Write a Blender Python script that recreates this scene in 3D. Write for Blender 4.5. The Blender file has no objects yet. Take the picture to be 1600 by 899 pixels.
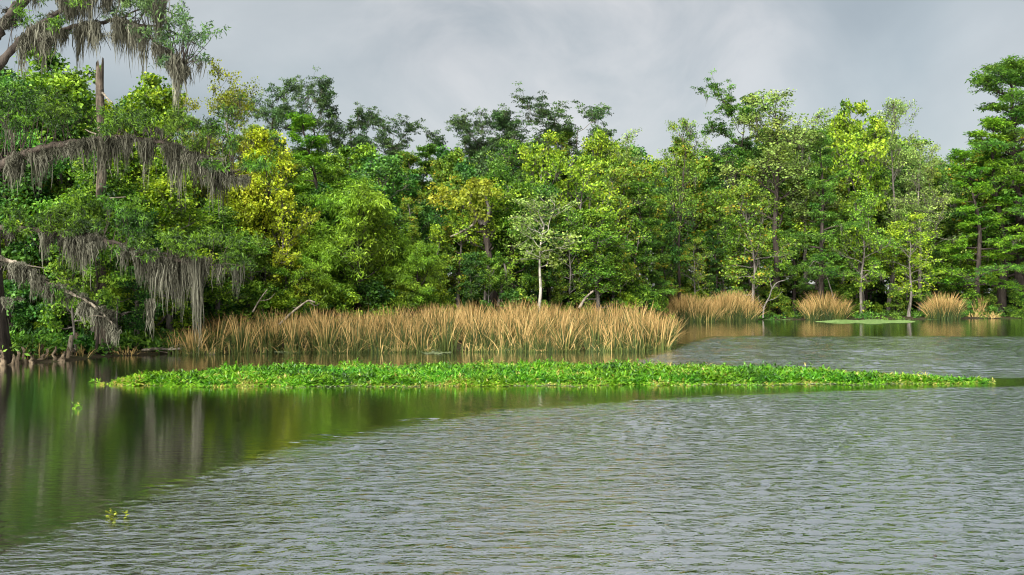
import bpy, math, time
import numpy as np

T00 = time.time()
R = math.radians
sc = bpy.context.scene
COL = sc.collection

# ------------------------------------------------------------------ camera, world, sun, exposure
CAM_H, FPX, HOR = 2.8, 1570.0, 455.0
cam = bpy.data.cameras.new('camera')
cam.sensor_width = 36.0
cam.lens = 36.0 * FPX / 1600.0
cam.clip_start, cam.clip_end = 0.1, 6000
cam_o = bpy.data.objects.new('camera', cam)
COL.objects.link(cam_o)
cam_o.location = (0, 0, CAM_H)
cam_o.rotation_euler = (R(90) + math.atan((HOR - 449.5) / FPX), 0, 0)
sc.camera = cam_o

SUN_EL, SUN_AZ = 40.0, 208.0          # azimuth clockwise from +Y: the veiled sun stands behind the camera, to the left
world = bpy.data.worlds.new('World')
sc.world = world
world.use_nodes = True
wn, wl = world.node_tree.nodes, world.node_tree.links
wn.clear()
def N(tree, typ, **kw):
    n = tree.nodes.new(typ)
    for k, v in kw.items():
        if k.startswith('in_'):
            key = k[3:]
            key = int(key) if key.isdigit() else key.replace('_', ' ')
            n.inputs[key].default_value = v
        else:
            setattr(n, k, v)
    return n
wt = world.node_tree
out = N(wt, 'ShaderNodeOutputWorld'); bg = N(wt, 'ShaderNodeBackground', in_Strength=0.05)
sky = N(wt, 'ShaderNodeTexSky', sky_type='NISHITA', sun_disc=False, sun_elevation=R(SUN_EL), sun_rotation=R(SUN_AZ))
tc = N(wt, 'ShaderNodeTexCoord')
mp = N(wt, 'ShaderNodeMapping'); mp.inputs['Scale'].default_value = (1.0, 1.0, 1.35); mp.inputs['Location'].default_value = (0.37, 0.2, 0.1)
wl.new(tc.outputs['Generated'], mp.inputs['Vector'])
nz = N(wt, 'ShaderNodeTexNoise', in_Scale=2.6, in_Detail=6.0, in_Roughness=0.5, in_Distortion=0.35)
wl.new(mp.outputs['Vector'], nz.inputs['Vector'])
cr = N(wt, 'ShaderNodeValToRGB')
cr.color_ramp.elements[0].position = 0.36; cr.color_ramp.elements[0].color = (0.76, 0.85, 0.875, 1)
cr.color_ramp.elements[1].position = 0.64; cr.color_ramp.elements[1].color = (1.21, 1.25, 1.225, 1)
e = cr.color_ramp.elements.new(0.50); e.color = (0.96, 1.045, 1.05, 1)
wl.new(nz.outputs['Fac'], cr.inputs['Fac'])
# a thinner place in the cloud, paler and faintly warm, ahead and a little to the right
dp = N(wt, 'ShaderNodeVectorMath', operation='DOT_PRODUCT'); dp.inputs[1].default_value = (0.062, 0.965, 0.255)
wl.new(tc.outputs['Generated'], dp.inputs[0])
pr = N(wt, 'ShaderNodeMapRange', interpolation_type='SMOOTHSTEP'); pr.inputs['From Min'].default_value = 0.955; pr.inputs['From Max'].default_value = 1.0
wl.new(dp.outputs['Value'], pr.inputs['Value'])
nz2 = N(wt, 'ShaderNodeTexNoise', in_Scale=7.0, in_Detail=7.0, in_Roughness=0.55, in_Distortion=0.5); wl.new(mp.outputs['Vector'], nz2.inputs['Vector'])
m2 = N(wt, 'ShaderNodeMath', operation='MULTIPLY'); wl.new(pr.outputs[0], m2.inputs[0]); 
m3 = N(wt, 'ShaderNodeMapRange'); m3.inputs['From Min'].default_value = 0.35; m3.inputs['From Max'].default_value = 0.65; m3.inputs['To Min'].default_value = 0.25
wl.new(nz2.outputs['Fac'], m3.inputs['Value']); wl.new(m3.outputs[0], m2.inputs[1])
pm = N(wt, 'ShaderNodeMix', data_type='RGBA'); pm.inputs['B'].default_value = (1.52, 1.47, 1.41, 1)
m4 = N(wt, 'ShaderNodeMath', operation='MULTIPLY', in_1=0.95); wl.new(m2.outputs[0], m4.inputs[0]); wl.new(m4.outputs[0], pm.inputs['Factor']); wl.new(cr.outputs['Color'], pm.inputs['A'])
# fine mottling of the cloud base
mo = N(wt, 'ShaderNodeMapRange'); mo.inputs['From Min'].default_value = 0.3; mo.inputs['From Max'].default_value = 0.7; mo.inputs['To Min'].default_value = 0.93; mo.inputs['To Max'].default_value = 1.07
wl.new(nz2.outputs['Fac'], mo.inputs['Value'])
vm = N(wt, 'ShaderNodeVectorMath', operation='SCALE'); wl.new(pm.outputs['Result'], vm.inputs[0]); wl.new(mo.outputs[0], vm.inputs['Scale'])
mx = N(wt, 'ShaderNodeMix', data_type='RGBA'); mx.inputs['Factor'].default_value = 0.93
wl.new(sky.outputs['Color'], mx.inputs['A']); wl.new(vm.outputs[0], mx.inputs['B'])
wl.new(mx.outputs['Result'], bg.inputs['Color']); wl.new(bg.outputs['Background'], out.inputs['Surface'])

sun = bpy.data.lights.new('sun', 'SUN')
sun.energy, sun.angle, sun.color = 1.5, R(42), (1.0, 0.99, 0.965)
sun_o = bpy.data.objects.new('sun', sun)
COL.objects.link(sun_o)
sun_o.rotation_euler = (R(90 - SUN_EL), 0, R(180 - SUN_AZ))
sun_o.location = (0, 0, 60)

sc.render.engine = 'CYCLES'
sc.view_settings.view_transform = 'Standard'
sc.view_settings.look = 'None'
sc.view_settings.exposure = 3.1
sc.view_settings.gamma = 1.0
sc.cycles.max_bounces = 5
sc.cycles.diffuse_bounces = 1
sc.cycles.sample_clamp_direct = 6.0
sc.cycles.sample_clamp_indirect = 6.0
sc.cycles.glossy_bounces = 3
sc.cycles.transmission_bounces = 3
sc.cycles.transparent_max_bounces = 4
sc.cycles.use_denoising = True
sc.cycles.denoiser = 'OPENIMAGEDENOISE'
sc.cycles.denoising_input_passes = 'RGB_ALBEDO_NORMAL'
sc.cycles.denoising_prefilter = 'ACCURATE'
sc.cycles.filter_width = 1.1

def at(px, py, Y):
    return np.array([(px - 800.0) / FPX * Y, Y, CAM_H + (HOR - py) / FPX * Y])
def on_water(px, py):
    Y = CAM_H * FPX / (py - HOR)
    return np.array([(px - 800.0) / FPX * Y, Y, 0.0])

# ------------------------------------------------------------------ object helpers
def link(o, parent=None):
    COL.objects.link(o)
    if parent is not None:
        o.parent = parent
    return o
def tag(o, label=None, cat=None, group=None, kind=None):
    if label: o['label'] = label
    if cat: o['category'] = cat
    if group: o['group'] = group
    if kind: o['kind'] = kind
    return o
def empty(name, loc, rz=0.0, scale=(1, 1, 1)):
    o = bpy.data.objects.new(name, None)
    o.empty_display_size = 0.3
    o.location = tuple(loc); o.rotation_euler = (0, 0, rz); o.scale = scale
    return link(o)
def to_mesh(name, V, quads=None, tris=None, mat=None, attrs=None, smooth=False):
    me = bpy.data.meshes.new(name)
    V = np.asarray(V, np.float32)
    q = np.zeros((0, 4), np.int32) if quads is None else np.asarray(quads, np.int32).reshape(-1, 4)
    t = np.zeros((0, 3), np.int32) if tris is None else np.asarray(tris, np.int32).reshape(-1, 3)
    me.vertices.add(len(V)); me.vertices.foreach_set('co', V.ravel())
    nl = q.size + t.size
    me.loops.add(nl); me.loops.foreach_set('vertex_index', np.concatenate([q.ravel(), t.ravel()]))
    me.polygons.add(len(q) + len(t))
    st = np.concatenate([np.arange(len(q)) * 4, q.size + np.arange(len(t)) * 3]).astype(np.int32)
    me.polygons.foreach_set('loop_start', st)
    me.polygons.foreach_set('use_smooth', np.full(len(st), smooth))
    for k, a in (attrs or {}).items():
        at_ = me.attributes.new(k, 'FLOAT', 'POINT'); at_.data.foreach_set('value', np.asarray(a, np.float32))
    if mat: me.materials.append(mat)
    me.update(calc_edges=True); me.validate()
    return me
def part(name, me, parent, mat=None):
    o = bpy.data.objects.new(name, me)
    if mat is not None and len(me.materials):
        o.material_slots[0].link = 'OBJECT'; o.material_slots[0].material = mat
    return link(o, parent)
def unit(v):
    v = np.asarray(v, float)
    return v / np.maximum(np.linalg.norm(v, axis=-1, keepdims=True), 1e-9)

# ------------------------------------------------------------------ materials
def new_mat(name):
    m = bpy.data.materials.new(name); m.use_nodes = True
    m.node_tree.nodes.clear()
    return m, m.node_tree
def ramp(t, stops):
    r = N(t, 'ShaderNodeValToRGB')
    els = r.color_ramp.elements
    els[0].position, els[0].color = stops[0][0], (*stops[0][1], 1)
    els[1].position, els[1].color = stops[-1][0], (*stops[-1][1], 1)
    for p, c in stops[1:-1]:
        e = els.new(p); e.color = (*c, 1)
    return r
def leaf_mat(name, dark, mid, light, accent=None, transl=0.33, rough=0.5, spec=0.25, rnd=0.4, tint_scale=1.0, gain=1.18):
    """leaf colour from the leaf's own random tint, shifted a little from tree to tree"""
    m, t = new_mat(name)
    L = t.links
    a = N(t, 'ShaderNodeAttribute', attribute_name='tint')
    oi = N(t, 'ShaderNodeObjectInfo')
    ad = N(t, 'ShaderNodeMath', operation='MULTIPLY_ADD'); ad.inputs[1].default_value = rnd * 0.4; 
    L.new(oi.outputs['Random'], ad.inputs[0]); 
    sb = N(t, 'ShaderNodeMath', operation='ADD', in_1=-rnd * 0.2)
    L.new(a.outputs['Fac'], ad.inputs[2]); L.new(ad.outputs[0], sb.inputs[0])
    st = [(0.05, dark), (0.5, mid), (0.9, light)]
    if accent: st.append((0.98, accent))
    tc = N(t, 'ShaderNodeTexCoord'); nz = N(t, 'ShaderNodeTexNoise', in_Scale=0.45, in_Detail=3.0); L.new(tc.outputs['Object'], nz.inputs['Vector'])
    pn = N(t, 'ShaderNodeMath', operation='MULTIPLY_ADD'); pn.inputs[1].default_value = 1.1; pn.inputs[2].default_value = -0.55; L.new(nz.outputs['Fac'], pn.inputs[0])
    sa = N(t, 'ShaderNodeMath', operation='ADD'); L.new(pn.outputs[0], sa.inputs[0]); L.new(sb.outputs[0], sa.inputs[1])
    r0 = ramp(t, st); L.new(sa.outputs[0], r0.inputs['Fac'])
    nh = N(t, 'ShaderNodeTexNoise', in_Scale=0.3, in_Detail=2.0); L.new(tc.outputs['Object'], nh.inputs['Vector'])
    hv = N(t, 'ShaderNodeMapRange'); hv.inputs['From Min'].default_value = 0.3; hv.inputs['From Max'].default_value = 0.7; hv.inputs['To Min'].default_value = 0.478; hv.inputs['To Max'].default_value = 0.522
    L.new(nh.outputs['Fac'], hv.inputs['Value'])
    r = N(t, 'ShaderNodeHueSaturation', in_Value=gain); L.new(hv.outputs[0], r.inputs['Hue']); L.new(r0.outputs['Color'], r.inputs['Color'])
    p = N(t, 'ShaderNodeBsdfPrincipled', in_Roughness=rough)
    p.inputs['Specular IOR Level'].default_value = spec
    L.new(r.outputs['Color'], p.inputs['Base Color'])
    tr = N(t, 'ShaderNodeBsdfTranslucent')
    hs = N(t, 'ShaderNodeHueSaturation', in_Saturation=1.1, in_Value=1.25)
    L.new(r.outputs['Color'], hs.inputs['Color']); L.new(hs.outputs['Color'], tr.inputs['Color'])
    ms = N(t, 'ShaderNodeMixShader', in_Fac=transl)
    L.new(p.outputs[0], ms.inputs[1]); L.new(tr.outputs[0], ms.inputs[2])
    o = N(t, 'ShaderNodeOutputMaterial'); L.new(ms.outputs[0], o.inputs['Surface'])
    return m
def bark_mat(name, c0, c1, scale=6.0, lich=None):
    m, t = new_mat(name); L = t.links
    tc = N(t, 'ShaderNodeTexCoord')
    mp = N(t, 'ShaderNodeMapping'); mp.inputs['Scale'].default_value = (1, 1, 0.18)
    L.new(tc.outputs['Object'], mp.inputs['Vector'])
    n = N(t, 'ShaderNodeTexNoise', in_Scale=scale, in_Detail=6.0, in_Roughness=0.65)
    L.new(mp.outputs['Vector'], n.inputs['Vector'])
    r = ramp(t, [(0.35, c0), (0.65, c1)]); L.new(n.outputs['Fac'], r.inputs['Fac'])
    col = r.outputs['Color']
    if lich:
        n2 = N(t, 'ShaderNodeTexNoise', in_Scale=1.7, in_Detail=5.0); L.new(tc.outputs['Object'], n2.inputs['Vector'])
        r2 = ramp(t, [(0.5, (0, 0, 0)), (0.6, (1, 1, 1))]); L.new(n2.outputs['Fac'], r2.inputs['Fac'])
        mx = N(t, 'ShaderNodeMix', data_type='RGBA'); mx.inputs['B'].default_value = (*lich, 1)
        L.new(r2.outputs['Color'], mx.inputs['Factor']); L.new(col, mx.inputs['A']); col = mx.outputs['Result']
    p = N(t, 'ShaderNodeBsdfPrincipled', in_Roughness=0.9)
    p.inputs['Specular IOR Level'].default_value = 0.1
    L.new(col, p.inputs['Base Color'])
    b = N(t, 'ShaderNodeBump', in_Strength=0.8, in_Distance=0.06)
    L.new(n.outputs['Fac'], b.inputs['Height']); L.new(b.outputs[0], p.inputs['Normal'])
    o = N(t, 'ShaderNodeOutputMaterial'); L.new(p.outputs[0], o.inputs['Surface'])
    return m

M = {}
M['cyp_dark'] = leaf_mat('cypress_foliage_dark', (0.018, 0.030, 0.014), (0.046, 0.090, 0.026), (0.10, 0.17, 0.045))
M['cyp_mid'] = leaf_mat('cypress_foliage_mid', (0.016, 0.045, 0.008), (0.052, 0.125, 0.014), (0.12, 0.24, 0.024))
M['cyp_bright'] = leaf_mat('cypress_foliage_bright', (0.025, 0.08, 0.006), (0.085, 0.19, 0.010), (0.18, 0.33, 0.02))
M['cyp_limb'] = leaf_mat('cypress_sprays', (0.010, 0.024, 0.004), (0.040, 0.095, 0.008), (0.105, 0.21, 0.014), gain=1.0)
M['green'] = leaf_mat('broad_leaves_green', (0.014, 0.045, 0.006), (0.082, 0.175, 0.014), (0.23, 0.38, 0.036), tint_scale=1.2)
M['teal'] = leaf_mat('broad_leaves_deep_green', (0.012, 0.042, 0.010), (0.044, 0.130, 0.019), (0.13, 0.29, 0.04))
M['lime'] = leaf_mat('broad_leaves_lime', (0.03, 0.075, 0.005), (0.14, 0.24, 0.012), (0.32, 0.43, 0.03), tint_scale=1.2)
M['yellow'] = leaf_mat('yellow_leaves', (0.10, 0.12, 0.006), (0.24, 0.31, 0.012), (0.46, 0.54, 0.03), (0.42, 0.42, 0.03), rnd=0.05)
M['olive'] = leaf_mat('olive_gold_leaves', (0.07, 0.08, 0.008), (0.17, 0.20, 0.016), (0.31, 0.33, 0.03))
M['pale'] = leaf_mat('pale_new_leaves', (0.06, 0.085, 0.02), (0.14, 0.22, 0.04), (0.32, 0.42, 0.095))
M['willow'] = leaf_mat('willow_leaves', (0.04, 0.08, 0.006), (0.11, 0.21, 0.013), (0.25, 0.40, 0.03))
M['mix'] = leaf_mat('mixed_spring_leaves', (0.03, 0.06, 0.006), (0.11, 0.20, 0.018), (0.25, 0.36, 0.04), (0.34, 0.24, 0.02))
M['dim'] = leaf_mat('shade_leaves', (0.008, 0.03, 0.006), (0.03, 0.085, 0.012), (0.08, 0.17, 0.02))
M['mat'] = leaf_mat('floating_plant_leaves', (0.016, 0.06, 0.003), (0.075, 0.225, 0.007), (0.19, 0.39, 0.015), (0.34, 0.30, 0.07), transl=0.3, rough=0.35, spec=0.4, rnd=0.1, gain=1.0)
M['bark'] = bark_mat('grey_brown_bark', (0.05, 0.042, 0.034), (0.20, 0.175, 0.145))
M['bark_grey'] = bark_mat('pale_grey_bark', (0.085, 0.075, 0.06), (0.24, 0.215, 0.18))
M['bark_dark'] = bark_mat('dark_bark', (0.018, 0.014, 0.011), (0.06, 0.048, 0.038))
M['bark_pale'] = bark_mat('pale_bark', (0.22, 0.19, 0.14), (0.46, 0.42, 0.35), lich=(0.2, 0.19, 0.15))
M['bark_snag'] = bark_mat('peeling_snag_bark', (0.035, 0.028, 0.02), (0.16, 0.125, 0.09), lich=(0.035, 0.028, 0.02))
M['bark_limb'] = bark_mat('limb_bark', (0.022, 0.018, 0.014), (0.082, 0.064, 0.048))
M['dead'] = bark_mat('bleached_wood', (0.10, 0.08, 0.055), (0.30, 0.255, 0.19), scale=9, lich=(0.07, 0.06, 0.045))
M['knee'] = bark_mat('cypress_knee_bark', (0.04, 0.03, 0.02), (0.18, 0.135, 0.085), scale=8)

def moss_mat():
    m, t = new_mat('hanging_moss'); L = t.links
    a = N(t, 'ShaderNodeAttribute', attribute_name='tint')
    r = ramp(t, [(0.0, (0.032, 0.031, 0.020)), (0.5, (0.115, 0.11, 0.078)), (1.0, (0.25, 0.24, 0.175))]); L.new(a.outputs['Fac'], r.inputs['Fac'])
    d = N(t, 'ShaderNodeBsdfDiffuse'); tr = N(t, 'ShaderNodeBsdfTranslucent'); ms = N(t, 'ShaderNodeMixShader', in_Fac=0.3)
    L.new(r.outputs[0], d.inputs[0]); L.new(r.outputs[0], tr.inputs[0]); L.new(d.outputs[0], ms.inputs[1]); L.new(tr.outputs[0], ms.inputs[2])
    o = N(t, 'ShaderNodeOutputMaterial'); L.new(ms.outputs[0], o.inputs['Surface'])
    return m
M['moss'] = moss_mat()
def reed_mat():
    m, t = new_mat('reed_blades'); L = t.links
    a = N(t, 'ShaderNodeAttribute', attribute_name='tint'); h = N(t, 'ShaderNodeAttribute', attribute_name='along')
    tan = ramp(t, [(0.0, (0.085, 0.05, 0.016)), (0.5, (0.32, 0.195, 0.062)), (1.0, (0.56, 0.39, 0.15))]); L.new(a.outputs['Fac'], tan.inputs['Fac'])
    grn = ramp(t, [(0.0, (0.018, 0.034, 0.008)), (1.0, (0.13, 0.16, 0.03))]); L.new(a.outputs['Fac'], grn.inputs['Fac'])
    s = N(t, 'ShaderNodeMath', operation='ADD'); L.new(a.outputs['Fac'], s.inputs[0]); L.new(h.outputs['Fac'], s.inputs[1])
    f = N(t, 'ShaderNodeMapRange', interpolation_type='SMOOTHSTEP'); f.inputs['From Min'].default_value = 0.90; f.inputs['From Max'].default_value = 1.28
    L.new(s.outputs[0], f.inputs['Value'])
    mx = N(t, 'ShaderNodeMix', data_type='RGBA'); L.new(f.outputs[0], mx.inputs['Factor']); L.new(grn.outputs[0], mx.inputs['A']); L.new(tan.outputs[0], mx.inputs['B'])
    p = N(t, 'ShaderNodeBsdfPrincipled', in_Roughness=0.6); p.inputs['Specular IOR Level'].default_value = 0.2
    tr = N(t, 'ShaderNodeBsdfTranslucent'); ms = N(t, 'ShaderNodeMixShader', in_Fac=0.25)
    L.new(mx.outputs['Result'], p.inputs['Base Color']); L.new(mx.outputs['Result'], tr.inputs[0])
    L.new(p.outputs[0], ms.inputs[1]); L.new(tr.outputs[0], ms.inputs[2])
    o = N(t, 'ShaderNodeOutputMaterial'); L.new(ms.outputs[0], o.inputs['Surface'])
    return m
M['reed'] = reed_mat()
def ground_mat():
    m, t = new_mat('forest_floor'); L = t.links
    tc = N(t, 'ShaderNodeTexCoord'); n = N(t, 'ShaderNodeTexNoise', in_Scale=0.9, in_Detail=8.0, in_Roughness=0.7)
    L.new(tc.outputs['Object'], n.inputs['Vector'])
    r = ramp(t, [(0.3, (0.012, 0.010, 0.006)), (0.5, (0.035, 0.028, 0.016)), (0.62, (0.03, 0.05, 0.012)), (0.75, (0.07, 0.055, 0.03))])
    L.new(n.outputs['Fac'], r.inputs['Fac'])
    p = N(t, 'ShaderNodeBsdfPrincipled', in_Roughness=0.95); p.inputs['Specular IOR Level'].default_value = 0.05; L.new(r.outputs[0], p.inputs['Base Color'])
    b = N(t, 'ShaderNodeBump', in_Strength=0.7, in_Distance=0.15); L.new(n.outputs['Fac'], b.inputs['Height']); L.new(b.outputs[0], p.inputs['Normal'])
    o = N(t, 'ShaderNodeOutputMaterial'); L.new(p.outputs[0], o.inputs['Surface'])
    return m
def water_mat():
    m, t = new_mat('pond_water'); L = t.links
    tc = N(t, 'ShaderNodeTexCoord')
    a = N(t, 'ShaderNodeAttribute', attribute_name='ripple')
    def noise(sx, sy, rot, scale, det, rough, dist=0.0):
        mp = N(t, 'ShaderNodeMapping'); mp.inputs['Scale'].default_value = (sx, sy, 1); mp.inputs['Rotation'].default_value = (0, 0, R(rot))
        L.new(tc.outputs['Object'], mp.inputs['Vector'])
        n = N(t, 'ShaderNodeTexNoise', in_Scale=scale, in_Detail=det, in_Roughness=rough, in_Distortion=dist)
        L.new(mp.outputs['Vector'], n.inputs['Vector'])
        return n.outputs['Fac']
    def math_(op, x, y):
        n = N(t, 'ShaderNodeMath', operation=op)
        for i, v in ((0, x), (1, y)):
            if isinstance(v, (int, float)): n.inputs[i].default_value = v
            else: L.new(v, n.inputs[i])
        return n.outputs[0]
    # wind patches: where the breeze reaches the water the wavelets are higher
    patch = noise(0.5, 1.2, 8, 0.55, 3, 0.55)
    mk = N(t, 'ShaderNodeMapRange', interpolation_type='SMOOTHSTEP')
    mk.inputs['From Min'].default_value = 0.25; mk.inputs['From Max'].default_value = 0.85
    pa = math_('MULTIPLY_ADD', patch, 0.5)
    pa.node.inputs[2].default_value = -0.25
    L.new(math_('ADD', a.outputs['Fac'], pa), mk.inputs['Value'])
    gust = N(t, 'ShaderNodeMapRange'); gust.inputs['To Min'].default_value = 0.75; gust.inputs['To Max'].default_value = 1.3
    gust.inputs['From Min'].default_value = 0.35; gust.inputs['From Max'].default_value = 0.65
    L.new(noise(0.25, 0.6, -12, 0.4, 4, 0.6), gust.inputs['Value'])
    w1 = math_('MULTIPLY', math_('SUBTRACT', noise(0.42, 1.0, 7, 3.0, 2.5, 0.5, 0.5), 0.5), 0.06)
    w2 = math_('MULTIPLY', math_('SUBTRACT', noise(0.5, 1.0, -14, 8.5, 3, 0.55, 0.3), 0.5), 0.04)
    w3 = math_('MULTIPLY', math_('SUBTRACT', noise(0.4, 1.0, 12, 1.1, 2, 0.5), 0.5), 0.03)
    big = math_('MULTIPLY', math_('ADD', math_('ADD', w1, w2), w3), gust.outputs[0])
    big = math_('MULTIPLY', big, mk.outputs[0])
    calm = math_('MULTIPLY', noise(0.35, 1.0, 4, 6.0, 3, 0.6), 0.005)
    h = math_('ADD', big, calm)
    b = N(t, 'ShaderNodeBump', in_Strength=1.0, in_Distance=1.0); L.new(h, b.inputs['Height'])
    fr = N(t, 'ShaderNodeFresnel', in_IOR=1.5); L.new(b.outputs[0], fr.inputs['Normal'])
    fm = N(t, 'ShaderNodeMapRange'); fm.inputs['To Min'].default_value = 0.80; fm.inputs['To Max'].default_value = 0.97
    L.new(fr.outputs[0], fm.inputs['Value'])
    g = N(t, 'ShaderNodeBsdfGlossy', in_Roughness=0.07); g.inputs['Color'].default_value = (0.97, 0.98, 0.97, 1)
    d = N(t, 'ShaderNodeBsdfDiffuse'); d.inputs['Color'].default_value = (0.014, 0.013, 0.007, 1)
    L.new(b.outputs[0], g.inputs['Normal'])
    ms = N(t, 'ShaderNodeMixShader'); L.new(fm.outputs[0], ms.inputs[0]); L.new(d.outputs[0], ms.inputs[1]); L.new(g.outputs[0], ms.inputs[2])
    o = N(t, 'ShaderNodeOutputMaterial'); L.new(ms.outputs[0], o.inputs['Surface'])
    return m

# ------------------------------------------------------------------ the setting: ground sheet and water
SHORE = np.array([(-1500, 20), (-60, 34), (-24, 36.6), (-19.4, 37.6), (-17.9, 39.6), (-17.2, 43.0), (-15, 45.2), (-8, 47.6), (0, 48.4), (6, 49.2), (8, 52), (9.2, 60),
                  (11, 75), (13, 92), (17, 97.4), (25, 98.5), (35, 98.8), (44, 100), (53, 103), (90, 101), (200, 90), (1500, 60), (1500, 1500), (-1500, 1500)], float)
def shore_dist(x, y):
    """signed distance to the shoreline, positive on land"""
    x = np.asarray(x, float); y = np.asarray(y, float)
    inside = np.zeros(x.shape, bool); dmin = np.full(x.shape, 1e9)
    n = len(SHORE)
    for i in range(n):
        (x0, y0), (x1, y1) = SHORE[i], SHORE[(i + 1) % n]
        c = (y0 > y) != (y1 > y)
        xi = x0 + (y - y0) * (x1 - x0) / ((y1 - y0) if y1 != y0 else 1e-9)
        inside ^= c & (x < xi)
        ex, ey = x1 - x0, y1 - y0
        tt = np.clip(((x - x0) * ex + (y - y0) * ey) / (ex * ex + ey * ey), 0, 1)
        dmin = np.minimum(dmin, np.hypot(x - x0 - tt * ex, y - y0 - tt * ey))
    return np.where(inside, dmin, -dmin)
def ground_z(x, y):
    d = shore_dist(x, y) + 0.35 * np.sin(np.asarray(x) * 1.7 + np.asarray(y) * 0.6) * np.cos(np.asarray(x) * 0.63)
    land = 0.03 + 0.30 * (1 - np.exp(-np.maximum(d, 0) / 2.5)) + 0.012 * np.minimum(np.maximum(d, 0), 60) + 0.05 * np.sin(np.asarray(x) * 0.9) * np.sin(np.asarray(y) * 0.8)
    return np.where(d > 0, land, np.maximum(-0.9, d * 0.5))
def gz(x, y):
    return float(ground_z(np.array([x]), np.array([y]))[0])
def grid(xs, ys, zf):
    X, Y = np.meshgrid(xs, ys)
    V = np.stack([X.ravel(), Y.ravel(), zf(X, Y).ravel()], 1)
    nx, ny = len(xs), len(ys)
    i = (np.arange(ny - 1)[:, None] * nx + np.arange(nx - 1)[None]).ravel()
    return V, np.stack([i, i + 1, i + nx + 1, i + nx], 1)
def axis(far0, a, b, step, far1):
    lo = -np.geomspace(1, a - far0 + 1, 14)[::-1][:-1] + a + 1
    hi = np.geomspace(1, far1 - b + 1, 14)[1:] + b - 1
    return np.concatenate([lo, np.arange(a, b + 1e-6, step), hi])
V, Q = grid(axis(-1500, -45, 75, 0.8, 1500), axis(-400, 30, 115, 0.8, 1500), ground_z)
tag(link(bpy.data.objects.new('ground', to_mesh('ground', V, Q, mat=ground_mat(), smooth=True))), kind='structure')

def sstep(x):
    x = np.clip(x, 0, 1); return x * x * (3 - 2 * x)
def ripple(X, Y):
    Yb = np.interp(X, [-9, -5.9, -5.3, -4.3, -3.0, 0, 5.2, 10, 14, 17, 30], [2, 7.5, 11.5, 16.5, 19.8, 23.6, 26.8, 28.4, 29.4, 30.2, 30.5])
    w = np.interp(X, [-6, 0, 10], [11.0, 5.5, 1.8])
    front = sstep((Yb - Y) / w + 0.5)
    rear = sstep((Y - 32.4) / 1.6 + 0.5) * sstep((62.0 - Y) / 4.0 + 0.5) * sstep((X - (5.6 + (Y - 42) * 0.33)) / 2.2 + 0.5)
    return np.maximum(front, rear)
def waves(X, Y, rp):
    """wind wavelets: a sum of long-crested ripples running roughly towards the camera"""
    rw = np.random.default_rng(3)
    h = np.zeros(X.shape, np.float32)
    X = X.astype(np.float32); Y = Y.astype(np.float32)
    for i in range(64):
        lam = 0.10 * (0.40 / 0.10) ** rw.uniform(0, 1)
        th = R(8) + rw.normal(0, R(34))
        k = 2 * np.pi / lam
        a = 0.00375 * lam * WAVE
        ph = rw.uniform(0, 6.28)
        env = 0.7 + 0.5 * np.sin(X * rw.uniform(0.15, 0.6) + Y * rw.uniform(0.1, 0.5) + ph * 3)
        h += a * env * np.sin(k * (np.sin(th) * X + np.cos(th) * Y) + ph)
    gust = 1.0 + 0.35 * np.sin(X * 0.5 + 2 * np.sin(Y * 0.17)) * np.sin(Y * 0.33 + X * 0.11) + 0.2 * np.sin(X * 1.3 - Y * 0.7)
    # longer wavelets on the open reach behind the floating mat
    far = sstep((Y - 31.5) / 2)
    for i in range(26):
        lam = rw.uniform(0.6, 1.3); th = R(6) + rw.normal(0, R(20)); k = 2 * np.pi / lam
        h += far * 0.0045 * lam * np.sin(k * (np.sin(th) * X + np.cos(th) * Y) + rw.uniform(0, 6.28))
    return h * rp * gust
WAVE = 1.2
xs = np.concatenate([-np.geomspace(1, 1480, 14)[::-1] - 11, np.arange(-11.5, -6.5, 0.4), np.arange(-6.5, 17.0, 0.08), np.arange(17.1, 40, 0.2), 40 + np.geomspace(1, 1460, 14)])
ys = [-300, -120, -50, -20, -8, 0, 4, 7.0]
y = 8.0
while y < 31.5:
    ys.append(y); y += 0.033 + 0.0030 * (y - 8)
ys = np.concatenate([ys, np.arange(31.7, 64, 0.2), np.arange(64.5, 110, 1.5), [130]])
def water_z(X, Y):
    n = 0
    rn = np.random.default_rng(12)
    for i in range(26):      # feathered streaks where the breeze dies away
        fx, fy = rn.uniform(0.3, 3.2), rn.uniform(0.8, 7.0)
        n = n + 0.085 * np.sin(fx * X + fy * Y * (1 if i % 3 else -0.6) + rn.uniform(0, 6.28))
    rp = ripple(X, Y)
    return waves(X, Y, np.clip(sstep((rp + n * 1.3 * np.sqrt(np.clip(4 * rp * (1 - rp), 0, 1)) - 0.25) / 0.7) * np.minimum(1, rp * 4), 0, 1))
V, Q = grid(xs, ys, water_z)
tag(link(bpy.data.objects.new('water', to_mesh('water', V, Q, mat=water_mat(), attrs={'ripple': ripple(V[:, 0], V[:, 1])}, smooth=True))), kind='structure')

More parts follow.
